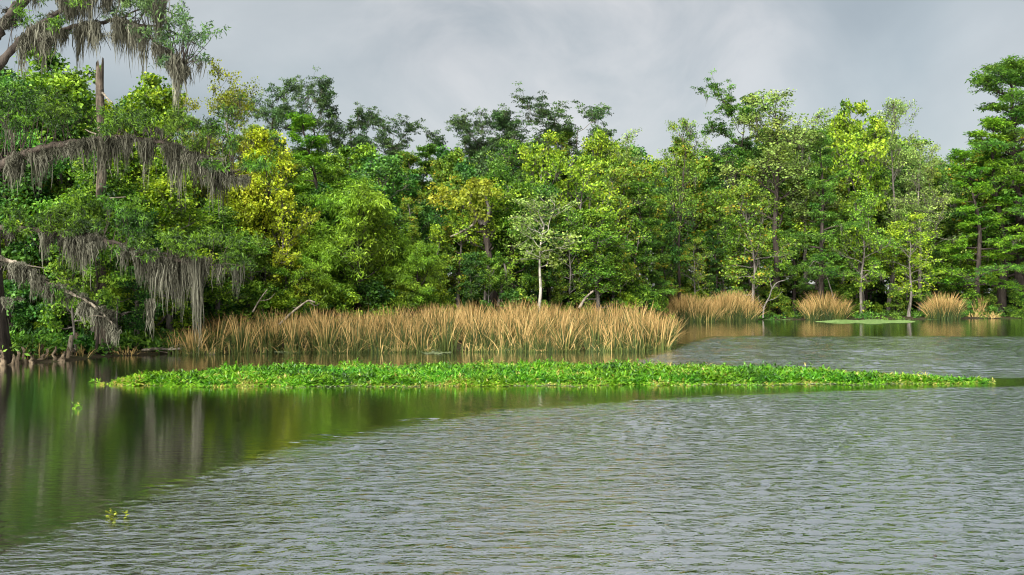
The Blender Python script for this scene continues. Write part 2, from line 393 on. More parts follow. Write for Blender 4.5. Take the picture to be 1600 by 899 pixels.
# ------------------------------------------------------------------ generators: tubes, leaves
def tubes_to_arrays(tubes, sides):
    VV, QQ, off = [], [], 0
    for P, r, k in tubes:
        k = k or sides
        P = np.asarray(P, float); r = np.asarray(r, float)
        T = unit(np.gradient(P, axis=0))
        d = P[-1] - P[0]
        ref = np.eye(3)[np.argmin(np.abs(d))]
        u = unit(np.cross(T, ref)); v = np.cross(T, u)
        a = np.linspace(0, 2 * np.pi, k, endpoint=False)
        ring = P[:, None] + r[:, None, None] * (np.cos(a)[None, :, None] * u[:, None] + np.sin(a)[None, :, None] * v[:, None])
        VV.append(ring.reshape(-1, 3))
        n = len(P)
        i = np.arange(n - 1)[:, None] * k; j = np.arange(k)[None]
        j2 = (j + 1) % k
        QQ.append((off + np.stack([i + j, i + j2, i + k + j2, i + k + j], -1)).reshape(-1, 4))
        off += n * k
    return np.concatenate(VV), np.concatenate(QQ)
def path(rng, p0, d, length, n, wig, bend):
    """n+1 points from p0, heading d, each step bent towards `bend` and wiggled"""
    pts = [np.array(p0, float)]; d = unit(d); s = length / n
    for _ in range(n):
        d = unit(d + rng.normal(0, wig, 3) + np.asarray(bend) / n)
        pts.append(pts[-1] + d * s)
    return np.array(pts)
def along(P, t):
    i = t * (len(P) - 1); k = min(int(i), len(P) - 2); f = i - k
    return P[k] * (1 - f) + P[k + 1] * f, unit(P[k + 1] - P[k])
def leaves_to_arrays(rng, A, rad, rz, n_per, l, w, up, out_c=None, droop=0.0, tint_sd=0.2, fold=0.12, tint_anchor=None):
    """n_per leaves scattered round each anchor: folded diamonds"""
    A = np.asarray(A, float); na = len(A)
    cnt = np.maximum(1, (n_per * rng.uniform(0.55, 1.45, na))).astype(int)
    idx = np.repeat(np.arange(na), cnt); n = len(idx)
    off = rng.normal(0, 1, (n, 3)); off *= (rng.uniform(0.25, 1.0, (n, 1)) ** 0.6) / np.maximum(np.linalg.norm(off, axis=1, keepdims=True), 1e-6)
    rs = rng.uniform(0.7, 1.3, na)[idx]
    P = A[idx] + off * np.stack([rad * rs, rad * rs, rz * rs], 1)
    nrm = unit(rng.normal(0, 1, (n, 3)) + np.array([0, 0, up]) + off * 0.5)
    d = unit(np.cross(nrm, rng.normal(0, 1, (n, 3))) + np.array([0, 0, -droop]))
    side = unit(np.cross(nrm, d))
    s = rng.uniform(0.5, 1.55, (n, 1))
    L, W = l * s, w * s * rng.uniform(0.8, 1.2, (n, 1))
    lift = nrm * L * fold
    V = np.stack([P, P + d * L * 0.5 + side * W * 0.5 + lift, P + d * L, P + d * L * 0.5 - side * W * 0.5 + lift], 1).reshape(-1, 3)
    ta = rng.normal(0.48, tint_sd * 1.15, na) if tint_anchor is None else tint_anchor
    tint = np.clip(ta[idx] + rng.normal(0, tint_sd, n), 0.02, 1.0)
    return V, np.arange(n * 4).reshape(-1, 4), np.repeat(tint, 4)
PROFILES = {'oval': lambda t: np.sin(np.pi * (0.12 + 0.80 * t)) ** 0.7, 'cone': lambda t: 1.0 - 0.85 * t, 'flat': lambda t: 0.55 + 0.5 * t, 'column': lambda t: 1.0 - 0.55 * t ** 2,
            'vase': lambda t: 0.9 - 0.35 * t, 'layer': lambda t: (1.0 - 0.72 * t) * (0.75 + 0.25 * np.sin(t * 23))}

def grow(seed, H, spread, prof='oval', t0=0.3, nprim=20, nsec=5, el=(10, 50), bend=0.2, wig=0.12, flat=0.2, sub=3, r0=None, flare=0.5, lean=0.05, tw=0.05,
         rad=0.7, rz=0.5, n_per=34, l=0.24, w=0.17, up=0.7, droop=0.0, moss=0, ter=0, seclen=0.45, low=0):
    """a tree of height ~H: returns wood mesh arrays, leaf arrays, moss anchors"""
    rng = np.random.default_rng(seed)
    r0 = r0 or H * 0.017
    tr = path(rng, (0, 0, -0.4), (rng.normal(0, lean), rng.normal(0, lean), 1), H * 0.97, 12, tw, (0, 0, 0.25))
    s = np.linspace(0, 1, 13)
    tubes = [(tr, r0 * (1 - 0.9 * s) * (1 + flare * np.exp(-s * 14)) + 0.012, 9)]
    anchors, mossA = [], []
    az = rng.uniform(0, 6.28)
    for i in range(nprim):
        t = t0 + (1 - t0) * ((i + rng.uniform(0, 0.8)) / nprim) ** 0.9
        f = (t - t0) / (1 - t0)
        az += 2.4 + rng.normal(0, 0.45)
        p, _ = along(tr, min(t, 0.985))
        e = R(el[0] + (el[1] - el[0]) * f + rng.normal(0, 9))
        Lp = spread * PROFILES[prof](f) * rng.uniform(0.65, 1.2)
        d = (math.cos(az) * math.cos(e), math.sin(az) * math.cos(e), math.sin(e))
        P = path(rng, p, d, Lp, 6, wig, (0, 0, bend))
        rp = max(0.022, r0 * (1 - 0.85 * t) * 0.55)
        ss = np.linspace(0, 1, 7)
        tubes.append((P, rp * (1 - 0.8 * ss) + 0.008, 5))
        ns = max(2, int(round(nsec * (0.5 + 0.6 * Lp / max(spread, .1)))))
        for j in range(ns):
            tt = 0.25 + 0.72 * (j + rng.uniform(0, .9)) / ns
            q, dd = along(P, min(tt, 0.98))
            sd = unit(np.cross(dd, (0, 0, 1))) * (1 if j % 2 else -1)
            d2 = unit(dd * 0.8 + sd * rng.uniform(0.5, 1.1) + np.array([0, 0, rng.normal(0.15, flat)]))
            L2 = seclen * Lp * (1.15 - 0.6 * tt) * rng.uniform(0.7, 1.3)
            S = path(rng, q, d2, L2, 4, wig, (0, 0, bend * 0.7))
            tubes.append((S, rp * 0.42 * (1 - 0.75 * np.linspace(0, 1, 5)) + 0.006, 4))
            for k in range(sub):
                a, da = along(S, min(0.99, 0.35 + 0.64 * (k + 0.6) / sub))
                anchors.append(a + rng.normal(0, 0.12, 3))
                for _ in range(ter):
                    d3 = unit(da + rng.normal(0, 0.7, 3) + np.array([0, 0, 0.1]))
                    U = path(rng, a, d3, L2 * 0.42, 3, wig, (0, 0, bend * 0.6))
                    tubes.append((U, (0.016, 0.012, 0.009, 0.006), 3))
                    anchors.append(U[-1])
            if moss and rng.uniform() < moss: mossA.append(S[rng.integers(1, 4)])
        anchors.append(P[-1])
    anchors.append(tr[-1])
    if low:
        for i in range(low):
            a = rng.uniform(0, 6.28); rr = spread * rng.uniform(0.1, 0.7)
            anchors.append(np.array([math.cos(a) * rr, math.sin(a) * rr, H * t0 * rng.uniform(0.15, 1.0)]))
    wood = tubes_to_arrays(tubes, 5)
    lv = leaves_to_arrays(rng, anchors, rad, rz, n_per, l, w, up, droop=droop)
    return wood, lv, mossA

def moss_arrays(rng, segs, n, lmin, lmax, wid=0.045, spread=0.1):
    """hanging threads: each a tapering crooked ribbon; segs = list of (x, y, z, length) roots"""
    n_r = 6; mu = rng.uniform(-0.28, 0.22)
    VV, tint = [], []
    for (x, y, z, L) in segs:
        ln = L * (lmin + (lmax - lmin) * rng.uniform(0, 1, n)) * (0.25 + 0.75 * rng.uniform(0, 1, n) ** 1.15) * 1.12
        bx = x + rng.normal(0, spread, n); by = y + rng.normal(0, spread, n); bz = z + rng.uniform(-0.04, 0.1, n)
        pull = rng.uniform(0.25, 0.8, n)
        ang = rng.uniform(0, np.pi, n)
        s = np.linspace(0, 1, n_r)
        drift = np.cumsum(rng.normal(0, 0.036, (n, n_r, 2)), 1)
        px = (x + (bx - x)[:, None] * (1 - pull[:, None] * s)) + drift[:, :, 0]
        py = (y + (by - y)[:, None] * (1 - pull[:, None] * s)) + drift[:, :, 1]
        pz = bz[:, None] - ln[:, None] * s
        hw = wid * rng.uniform(0.4, 1.2, n)[:, None] * (np.sin(np.pi * (0.2 + 0.8 * s))[None] * 0.8 + 0.08) * 0.5
        cx, cy = np.cos(ang)[:, None] * hw, np.sin(ang)[:, None] * hw
        A = np.stack([px - cx, py - cy, pz], -1); B = np.stack([px + cx, py + cy, pz], -1)
        VV.append(np.stack([A, B], 2).reshape(-1, 3))
        tint.append(np.repeat(np.clip(rng.normal(0.42 + mu, 0.2, n), 0, 1), n_r * 2))
    V = np.concatenate(VV); nt = len(V) // (n_r * 2)
    b = np.arange(nt)[:, None] * n_r * 2 + np.arange(n_r - 1)[None] * 2
    Q = np.stack([b, b + 1, b + 3, b + 2], -1).reshape(-1, 4)
    return V, Q, np.concatenate(tint)

# ------------------------------------------------------------------ tree prototypes (mesh data shared by the trees)
PROTO = {}
def proto(kind, i, **kw):
    wood, lv, mossA = grow(**kw)
    c = lv[0].mean(0); c2 = c[:2] / c[2]
    wood[0][:, :2] -= c2 * np.maximum(wood[0][:, 2:], 0); lv[0][:, :2] -= c2 * np.maximum(lv[0][:, 2:], 0)
    mossA = [np.array([a[0] - c2[0] * a[2], a[1] - c2[1] * a[2], a[2]]) for a in mossA]
    wm = to_mesh(kind + '_trunk', wood[0], wood[1], mat=M['bark'], smooth=True)
    cm = to_mesh(kind + '_crown', lv[0], lv[1], mat=M['green'], attrs={'tint': lv[2]})
    mm = None
    if mossA:
        rng = np.random.default_rng(900 + i)
        V, Q, tn = moss_arrays(rng, [(*a, rng.uniform(0.5, 1.6)) for a in mossA], 14, 0.5, 1.0, wid=0.07, spread=0.12)
        mm = to_mesh(kind + '_moss', V, Q, mat=M['moss'], attrs={'tint': tn})
    z = lv[0][:, 2]
    PROTO.setdefault(kind, []).append((wm, cm, mm, float(np.percentile(z, 99.7)), float(np.percentile(np.hypot(lv[0][:, 0], lv[0][:, 1]), 95))))
for i in range(4):   # tall cypress: a bare trunk under a broken, flat, spreading crown
    proto('flat_cypress', i, seed=10 + i, H=20, spread=(4.0, 4.6, 3.6, 4.6)[i], prof='flat', t0=(0.62, 0.5, 0.6, 0.52)[i], nprim=(12, 17, 12, 16)[i], nsec=7, el=(-6, 26), bend=0.05, wig=0.22, flat=0.08, sub=4, r0=0.27, flare=1.0, tw=0.07,
          rad=0.44, rz=0.11, n_per=34, l=0.2, w=0.09, up=1.6, moss=0.2, seclen=0.5, ter=1)
for i in range(4):   # cypress in flat tiers
    proto('tier_cypress', i, seed=20 + i, H=20, spread=4.6, prof='layer', t0=0.16, nprim=36, nsec=9, el=(0, 30), bend=0.02, wig=0.12, flat=0.06, sub=7, r0=0.28, flare=1.1,
          rad=0.36, rz=0.08, n_per=13, l=0.22, w=0.08, up=1.6, droop=0.15, moss=0.06, seclen=0.5)
for i in range(1):   # the great cypress of the right edge: wide drooping tiers
    proto('great_cypress', i, seed=28, H=26, spread=8.4, prof='layer', t0=0.12, nprim=84, nsec=11, el=(-6, 34), bend=-0.05, wig=0.13, flat=0.10, sub=7, r0=0.42, flare=1.1,
          rad=0.42, rz=0.15, n_per=11, l=0.26, w=0.09, up=1.5, droop=0.2, moss=0.04, seclen=0.42)
for i in range(5):   # dense broadleaf tree
    proto('broadleaf', i, seed=30 + i, H=15, spread=3.4, prof='oval', t0=0.16, nprim=28, nsec=6, el=(10, 60), bend=0.35, wig=0.22, flat=0.55, sub=3, ter=2,
          rad=0.52, rz=0.26, n_per=15, l=0.19, w=0.145, up=0.9, moss=0.03, seclen=0.55)
for i in range(4):   # open tree in half leaf
    proto('open_tree', i, seed=90 + i, H=15, spread=3.6, prof='oval', t0=0.24, nprim=22, nsec=6, el=(18, 66), bend=0.3, wig=0.27, flat=0.55, sub=3, ter=2, tw=0.09, r0=0.17,
          rad=0.42, rz=0.2, n_per=8, l=0.2, w=0.15, up=0.9, moss=0.12, seclen=0.55)
for i in range(4):   # sparse tree in new leaf, wood showing
    proto('sparse', i, seed=40 + i, H=20, spread=4.8, prof='vase', t0=0.4, nprim=15, nsec=7, el=(18, 64), bend=0.3, wig=0.27, flat=0.45, sub=3, r0=0.25, tw=0.1,
          rad=0.48, rz=0.25, n_per=11, l=0.165, w=0.12, up=0.6, moss=0.3, ter=2, seclen=0.6)
for i in range(4):   # slim forest-edge tree
    proto('slim', i, seed=50 + i, H=11, spread=2.0, prof='column', t0=0.18 + 0.26 * (i % 2), nprim=20, nsec=4, el=(15, 60), bend=0.3, wig=0.2, flat=0.45, sub=3, r0=0.10, tw=0.09, ter=1,
          rad=0.42, rz=0.18, n_per=12, l=0.19, w=0.14, up=0.9, seclen=0.6)
for i in range(2):   # willow-like, drooping fine leaves
    proto('willow', i, seed=60 + i, H=9, spread=3.4, prof='oval', t0=0.1, nprim=28, nsec=7, el=(30, 75), bend=-0.25, wig=0.16, flat=0.5, sub=4, r0=0.14,
          rad=0.36, rz=0.4, n_per=34, l=0.22, w=0.05, up=0.2, droop=0.9)
for i in range(3):   # shrub
    proto('shrub', i, seed=70 + i, H=3.2, spread=1.7, prof='oval', t0=0.05, nprim=16, nsec=4, el=(20, 75), bend=0.1, wig=0.2, flat=0.4, sub=2, r0=0.05, flare=0.2,
          rad=0.36, rz=0.24, n_per=30, l=0.17, w=0.12, up=0.8)
for i in range(1):   # gnarled small tree with a thin pale crown
    proto('pale_tree', i, seed=83, H=9.0, spread=3.0, prof='flat', t0=0.6, nprim=11, nsec=6, el=(12, 66), bend=0.1, wig=0.26, flat=0.4, sub=3, r0=0.115, tw=0.10,
          rad=0.36, rz=0.16, n_per=8, l=0.15, w=0.11, up=0.8, ter=1, seclen=0.55)
print('protos', round(time.time() - T00, 1), 's')

KEYS = {}
def plant_tree(name, kind, v, px, top, Y, leaf, bark, label, cat='tree', group=None, half=None, rz=None, tilt=(0, 0), drop=0.0):
    """a tree of the kind, rooted on the ground at distance Y, its top at the height the photograph shows"""
    rngT = np.random.default_rng(int(abs(px) * 131 + Y * 977 + top * 17))
    x = (px - 800) / FPX * Y
    z0 = gz(x, Y) - 0.1
    H = CAM_H + (HOR - top) / FPX * Y - z0
    wm, cm, mm, ph, pw = PROTO[kind][v % len(PROTO[kind])]
    sz = H / ph
    sx = min(max((half / FPX * Y) / pw, 0.72 * sz), 1.45 * sz) if half else sz * rngT.uniform(0.85, 1.2)
    o = empty(name, (x, Y, z0 + drop), rngT.uniform(0, 6.28) if rz is None else rz, (sx, sx, sz))
    o.rotation_euler[0], o.rotation_euler[1] = R(tilt[0]), R(tilt[1])
    tag(o, label, cat, group)
    part('trunk', wm, o, M[bark]); part('crown', cm, o, M[leaf])
    if mm: tag(part('hanging_moss', mm, o), kind='stuff')
    return o

TREES = [
 # name, kind, variant, px, top py, Y, leaf, bark, half width px, label
 ('broadleaf_tree', 'broadleaf', 0, 88, 78, 50, 'green', 'bark', 95, 'tall bright green tree left of the broken trunk, behind the mossy limbs'),
 ('broadleaf_tree', 'broadleaf', 1, 228, 118, 53, 'lime', 'bark', 80, 'yellow-green tree just right of the broken trunk, under the topmost mossy limb'),
 ('broadleaf_tree', 'broadleaf', 2, 20, 120, 47, 'teal', 'bark_dark', 80, 'deep green tree at the left edge behind the moss-draped trunk'),
 ('broadleaf_tree', 'broadleaf', 3, 150, 235, 46, 'green', 'bark', 75, 'bright green leafy tree at the foot of the broken trunk'),
 ('broadleaf_tree', 'broadleaf', 0, 265, 255, 47.5, 'lime', 'bark', 70, 'lime green tree behind the drooping end of the long mossy limb'),
 ('broadleaf_tree', 'broadleaf', 1, 335, 315, 51, 'green', 'bark', 62, 'green bushy tree left below the yellow tree, above the cattail tips'),
 ('slim_tree', 'slim', 0, 118, 300, 42.4, 'green', 'bark', 40, 'slender bright green tree left of the broken trunk at the bank'),
 ('slim_tree', 'slim', 2, 149, 292, 43.0, 'green', 'bark_dark', 44, 'leafy young tree growing right in front of the broken trunk'),
 ('slim_tree', 'slim', 1, 184, 372, 45.0, 'lime', 'bark', 40, 'low yellow-green sapling at the foot of the broken trunk'),
 ('broadleaf_tree', 'broadleaf', 4, 215, 330, 45.5, 'teal', 'bark', 50, 'deep green bush right of the broken trunk, behind the low mossy limb'),
 ('yellow_tree', 'sparse', 0, 352, 104, 60, 'olive', 'bark', 62, 'sparse golden tree with bare twigs against the sky, tallest beside the mossy limb'),
 ('yellow_tree', 'open_tree', 2, 408, 203, 58, 'yellow', 'bark_dark', 62, 'dense bright yellow tree, the yellowest in the forest'),
 ('yellow_tree', 'broadleaf', 4, 372, 262, 56.5, 'yellow', 'bark_dark', 44, 'smaller yellow tree leaning on the left of the yellowest one'),
 ('yellow_tree', 'open_tree', 0, 446, 300, 57.5, 'yellow', 'bark', 46, 'lower thin yellow tree between the yellowest tree and the willow-like bush'),
 ('yellow_tree', 'sparse', 1, 285, 150, 58, 'olive', 'bark', 50, 'thin golden-olive treetop between the yellow-green tree and the tall golden tree'),
 ('cypress_tree', 'flat_cypress', 0, 432, 128, 84, 'cyp_dark', 'bark_dark', 50, 'dark cypress on the skyline between the golden tree and the brown-topped cypress'),
 ('cypress_tree', 'flat_cypress', 1, 497, 118, 88, 'cyp_dark', 'bark_dark', 52, 'dark grey-green flat-topped cypress, the tallest on the left half of the skyline'),
 ('cypress_tree', 'flat_cypress', 2, 548, 158, 90, 'cyp_dark', 'bark_dark', 34, 'slanting thin cypress on the skyline, right of the tall flat-topped one'),
 ('cypress_tree', 'flat_cypress', 0, 606, 175, 88, 'cyp_dark', 'bark_dark', 48, 'lone dark cypress with wide flat crown on the low part of the skyline'),
 ('cypress_tree', 'tier_cypress', 0, 490, 180, 64, 'cyp_bright', 'bark_dark', 74, 'bright green cypress in flat tiers beside the yellow tree'),
 ('willow_tree', 'willow', 0, 560, 290, 60, 'willow', 'bark_dark', 84, 'big yellow-green willow-like tree standing over the cattails'),
 ('willow_tree', 'willow', 1, 492, 372, 58, 'willow', 'bark_dark', 60, 'lower willow-like bush left of the big one, over the cattails'),
 ('willow_tree', 'willow', 1, 648, 375, 61, 'willow', 'bark_dark', 50, 'small yellow-green willow-like tree right of the big one'),
 ('cypress_tree', 'tier_cypress', 1, 655, 228, 80, 'cyp_mid', 'bark_dark', 55, 'mid green cypress filling the dip of the skyline'),
 ('cypress_tree', 'flat_cypress', 2, 716, 205, 92, 'cyp_dark', 'bark_dark', 44, 'dark small cypress at the left shoulder of the central crowns'),
 ('cypress_tree', 'flat_cypress', 1, 800, 160, 92, 'cyp_dark', 'bark_dark', 76, 'broad dark cypress crown topping the middle of the forest'),
 ('cypress_tree', 'flat_cypress', 0, 893, 158, 92, 'cyp_dark', 'bark', 66, 'grey-green open cypress crown right of the broad dark one'),
 ('broadleaf_tree', 'open_tree', 3, 846, 212, 78, 'lime', 'bark', 56, 'bright yellow-green tree below the two central dark crowns'),
 ('broadleaf_tree', 'broadleaf', 0, 738, 255, 74, 'teal', 'bark_dark', 52, 'deep green leafy tree above the old tree with the bleached branch'),
 ('broadleaf_tree', 'broadleaf', 1, 802, 288, 71, 'green', 'bark_dark', 52, 'bright green tree directly behind the small white-trunked tree'),
 ('broadleaf_tree', 'open_tree', 2, 915, 245, 78, 'lime', 'bark', 60, 'open yellow-green tree with grey limbs below the central skyline'),
 ('broadleaf_tree', 'sparse', 0, 968, 205, 92, 'pale', 'bark', 46, 'thin pale tree on the skyline right of the open cypress crown'),
 ('broadleaf_tree', 'sparse', 1, 1062, 188, 97, 'mix', 'bark_dark', 52, 'gnarled sparse oak-like tree standing alone on the skyline'),
 ('cypress_tree', 'tier_cypress', 2, 1004, 285, 84, 'cyp_mid', 'bark_dark', 56, 'feathery dark green cypress below the gnarled skyline tree'),
 ('broadleaf_tree', 'broadleaf', 2, 935, 330, 76, 'green', 'bark', 46, 'rounded bright green tree right of the small white-trunked tree'),
 ('cypress_tree', 'flat_cypress', 1, 1152, 136, 110, 'cyp_mid', 'bark_dark', 66, 'narrow green cypress rising above the pale mossy tree'),
 ('mossy_tree', 'sparse', 2, 1214, 146, 104, 'pale', 'bark_dark', 92, 'wide pale grey tree with dark moss on its limbs, widest on the right skyline'),
 ('cypress_tree', 'tier_cypress', 1, 1285, 200, 99.5, 'cyp_mid', 'bark_dark', 52, 'green tiered cypress with a straight trunk, right of the wide mossy tree'),
 ('broadleaf_tree', 'open_tree', 0, 1318, 160, 107, 'lime', 'bark', 50, 'pale yellow-green tree on the skyline right of the tiered cypress'),
 ('broadleaf_tree', 'sparse', 1, 1388, 150, 106, 'pale', 'bark', 56, 'sparse pale tree leaning right against the sky, with a ragged top'),
 ('broadleaf_tree', 'sparse', 2, 1436, 222, 104, 'pale', 'bark', 50, 'lower pale tree between the leaning one and the great cypress at the right edge'),
 ('broadleaf_tree', 'open_tree', 1, 1172, 285, 97.5, 'mix', 'bark', 52, 'orange-tinged tree below the wide mossy tree'),
 ('broadleaf_tree', 'open_tree', 3, 1345, 300, 100.5, 'green', 'bark', 46, 'light green tree above the middle grass clump on the far shore'),
 ('broadleaf_tree', 'open_tree', 0, 1420, 335, 101, 'lime', 'bark', 46, 'light green leafy tree above the rightmost grass clump'),
 ('cypress_tree', 'great_cypress', 0, 1588, 96, 106, 'cyp_mid', 'bark_dark', 125, 'great dark green cypress in flat tiers at the right edge'),
 ('cypress_tree', 'tier_cypress', 0, 1520, 235, 104.5, 'cyp_bright', 'bark_dark', 62, 'lower bright green tiered cypress in front of the great one'),
 ('cypress_tree', 'flat_cypress', 3, 758, 180, 93, 'cyp_dark', 'bark_dark', 56, 'dark cypress crown directly left of the broadest central one'),
 ('broadleaf_tree', 'sparse', 0, 1262, 172, 106, 'pale', 'bark', 60, 'pale thin-leaved tree between the wide mossy tree and the tiered cypress'),
 ('broadleaf_tree', 'open_tree', 1, 1350, 182, 103, 'lime', 'bark', 56, 'yellow-green thin tree left of the leaning pale tree'),
 ('cypress_tree', 'tier_cypress', 1, 1560, 190, 105, 'cyp_bright', 'bark_dark', 80, 'bright green tiers of a cypress at the foot of the great one'),
 ('white_trunk_tree', 'pale_tree', 0, 840, 306, 66.5, 'pale', 'bark_pale', 62, 'small white-trunked tree with a thin pale crown, in front of the forest'),
]
for (nm, kd, v, px, top, Y, lf, bk, half, lab) in TREES:
    plant_tree(nm, kd, v, px, top, Y, lf, bk, lab, half=half, tilt=(0, 6) if 'leaning right' in lab else (0, 0), rz=0.6 if 'leaning right' in lab else None)

# the rest of the forest, row behind row; its tops stay under the skyline of the trees above
SKYX = [-200, 0, 200, 300, 400, 470, 560, 620, 650, 690, 760, 850, 950, 1000, 1050, 1100, 1150, 1200, 1300, 1400, 1470, 1540, 1600, 1900]
SKYY = [60, 90, 140, 160, 190, 190, 205, 212, 218, 212, 190, 176, 190, 198, 196, 200, 188, 175, 172, 188, 228, 220, 200, 180]
def edge_Y(px):
    return np.interp(px, [-300, 0, 180, 300, 450, 600, 800, 1000, 1060, 1200, 1450, 1620, 1800], [44, 45, 48, 51, 56, 61, 67, 80, 97, 101, 104, 106, 106])
ZONE = [(130, 'behind the mossy limbs at the left edge'), (260, 'around the broken trunk'), (370, 'just left of the yellow trees'), (470, 'around the yellow trees'), (680, 'around the willow-like trees'),
        (790, 'around the old tree with the bleached limb'), (900, 'behind the small white-trunked tree'), (1020, 'behind the right end of the cattails'), (1190, 'behind the double grass clump'),
        (1350, 'behind the round lone grass clump'), (1500, 'behind the rightmost grass clump'), (9999, 'around the great right-hand cypress')]
LEAFW = {'green': 'bright green', 'teal': 'deep green', 'mix': 'orange-flecked', 'lime': 'lime green', 'dim': 'dark green', 'cyp_mid': 'feathery green', 'cyp_dark': 'feathery dark', 'pale': 'pale-leaved', 'willow': 'yellow-green'}
KINDW = {'slim': 'slim tree', 'broadleaf': 'leafy tree', 'tier_cypress': 'cypress', 'sparse': 'sparse tree', 'open_tree': 'open-crowned tree', 'shrub': 'shrub'}
ROWW = {'front': ('low', 'understorey trees along the forest edge'), 'mid': ('half-hidden', 'trees packed in the forest wall'), 'back': ('deep-set', 'trees deep in the forest')}
def zone(px):
    return next(z for lim, z in ZONE if px < lim)
rf = np.random.default_rng(77)
SKIP = {('back', 44, 0), ('back', 44, 1), ('back', 44, 2), ('back', 44, 3), ('back', 44, 5), ('back', 44, 6), ('back', 44, 9), ('back', 44, 11), ('back', 44, 12), ('back', 44, 16), ('back', 44, 39), ('back', 44, 40), ('back', 44, 41), ('back', 44, 42), ('back', 44, 43), ('back', 46, 0), ('back', 46, 1), ('back', 46, 3), ('back', 46, 7), ('back', 46, 44), ('back', 46, 45), ('front', 50, 48), ('front', 50, 49), ('mid', 46, 0), ('mid', 46, 44), ('mid', 46, 45), ('shrub', 58, 0), ('shrub', 58, 6), ('shrub', 58, 15), ('shrub', 58, 41), ('shrub', 58, 45), ('shrub', 58, 56), ('shrub', 58, 57)}   # trees nothing of which can be seen
def fill_row(n, px0, px1, d0, d1, drop0, drop1, kinds, leaf, which):
    for i in range(n):
        px = px0 + (px1 - px0) * (i + rf.uniform(0.1, 0.9)) / n
        Y = float(edge_Y(px)) + rf.uniform(d0, d1)
        sk = np.interp(px, SKYX, SKYY)
        top = sk + (HOR - sk) * rf.uniform(drop0, drop1)
        k = kinds[rf.integers(len(kinds))]
        if which == 'front' and 690 < px < 880: top = max(top, 395)
        lf = leaf[rf.integers(len(leaf))]
        nm = {'slim': 'slim_tree', 'broadleaf': 'broadleaf_tree', 'tier_cypress': 'cypress_tree', 'sparse': 'sparse_tree', 'flat_cypress': 'cypress_tree', 'willow': 'willow_tree', 'open_tree': 'open_tree'}[k]
        v_, b_ = int(rf.integers(9)), rf.integers(3)
        key = (which, n, i)
        if key in SKIP: continue
        KEYS[key] = plant_tree(nm, k, v_, px, top, Y, lf, ('bark', 'bark_dark', 'bark_grey')[b_], f'{ROWW[which][0]} {LEAFW[lf]} {KINDW[k]} {zone(px)}', group=ROWW[which][1])
fill_row(50, -60, 1680, 0.5, 3.5, 0.45, 0.72, ['slim', 'slim', 'slim', 'open_tree', 'tier_cypress'], ['green', 'mix', 'lime', 'dim', 'cyp_mid', 'green', 'mix'], 'front')
fill_row(46, -90, 1700, 4, 9, 0.12, 0.45, ['broadleaf', 'open_tree', 'broadleaf', 'tier_cypress', 'open_tree'], ['green', 'teal', 'mix', 'lime', 'cyp_mid', 'mix'], 'mid')
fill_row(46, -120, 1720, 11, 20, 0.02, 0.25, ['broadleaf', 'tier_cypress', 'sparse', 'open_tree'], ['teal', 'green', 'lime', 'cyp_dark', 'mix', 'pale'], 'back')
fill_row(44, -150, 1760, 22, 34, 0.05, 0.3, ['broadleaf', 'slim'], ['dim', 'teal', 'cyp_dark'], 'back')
for i in range(58):
    px = -40 + 1700 * (i + rf.uniform(0.1, 0.9)) / 58
    Y = float(edge_Y(px)) + rf.uniform(-1.5, 1.0)
    x = (px - 800) / FPX * Y
    if shore_dist(np.array([x]), np.array([Y]))[0] < 0.4: Y += 2.0
    top = HOR + (CAM_H - rf.uniform(1.6, 3.6)) * FPX / Y
    lf = ['green', 'dim', 'teal', 'mix', 'lime'][rf.integers(5)]
    v_ = int(rf.integers(9))
    if ('shrub', 58, i) in SKIP: continue
    KEYS[('shrub', 58, i)] = plant_tree('shrub', 'shrub', v_, px, top, Y, lf, 'bark_dark', f"{LEAFW[lf]} shrub at the water side {zone(px)}", cat='shrub', group='shrubs at the foot of the forest')
# the far woods behind the last trees one can tell apart: one mass
rw_ = np.random.default_rng(8)
A = []
for _ in range(2300):
    px = rw_.uniform(-350, 1950); Y = float(edge_Y(px)) + rw_.uniform(37, 46); A.append(((px - 800) / FPX * Y, Y, 0.4 + 8.5 * rw_.uniform(0, 1) ** 1.7))
for _ in range(1300):
    px = rw_.uniform(-100, 1700); Y = float(edge_Y(px)) + rw_.uniform(9, 14); A.append(((px - 800) / FPX * Y, Y, 0.3 + 2.2 * rw_.uniform(0, 1) ** 1.3))
V, Q, tn = leaves_to_arrays(rw_, A, 0.9, 0.8, 19, 0.42, 0.3, 0.6)
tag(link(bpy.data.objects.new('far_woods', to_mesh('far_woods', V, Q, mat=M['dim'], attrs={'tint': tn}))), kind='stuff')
print('forest', round(time.time() - T00, 1), 's')

# ------------------------------------------------------------------ the great mossy cypress at the left edge
rl = np.random.default_rng(21)
TY = 38.5
tx = (-26 - 800) / FPX * TY
ROOT = np.array([tx, TY, gz(tx, TY) - 0.2])
big = empty('cypress_tree', ROOT)
tag(big, 'huge cypress hung with grey moss, its limbs reaching in at the left edge', 'tree')
tp = np.array([at(px, 455, TY) for px in (-26, -27, -24, -26, -26, -25, -24, -22, -20, -16, -12)])
tp[:, 2] = [-0.5, 1.0, 2.2, 4.0, 6.0, 8.0, 9.5, 11.0, 12.7, 14.5, 18.0]
V, Q = tubes_to_arrays([(tp - ROOT, [1.25, 0.95, 0.72, 0.62, 0.55, 0.5, 0.45, 0.40, 0.33, 0.26, 0.12], 12)], 12)
part('trunk', to_mesh('trunk', V, Q, mat=M['bark_dark'], smooth=True), big)

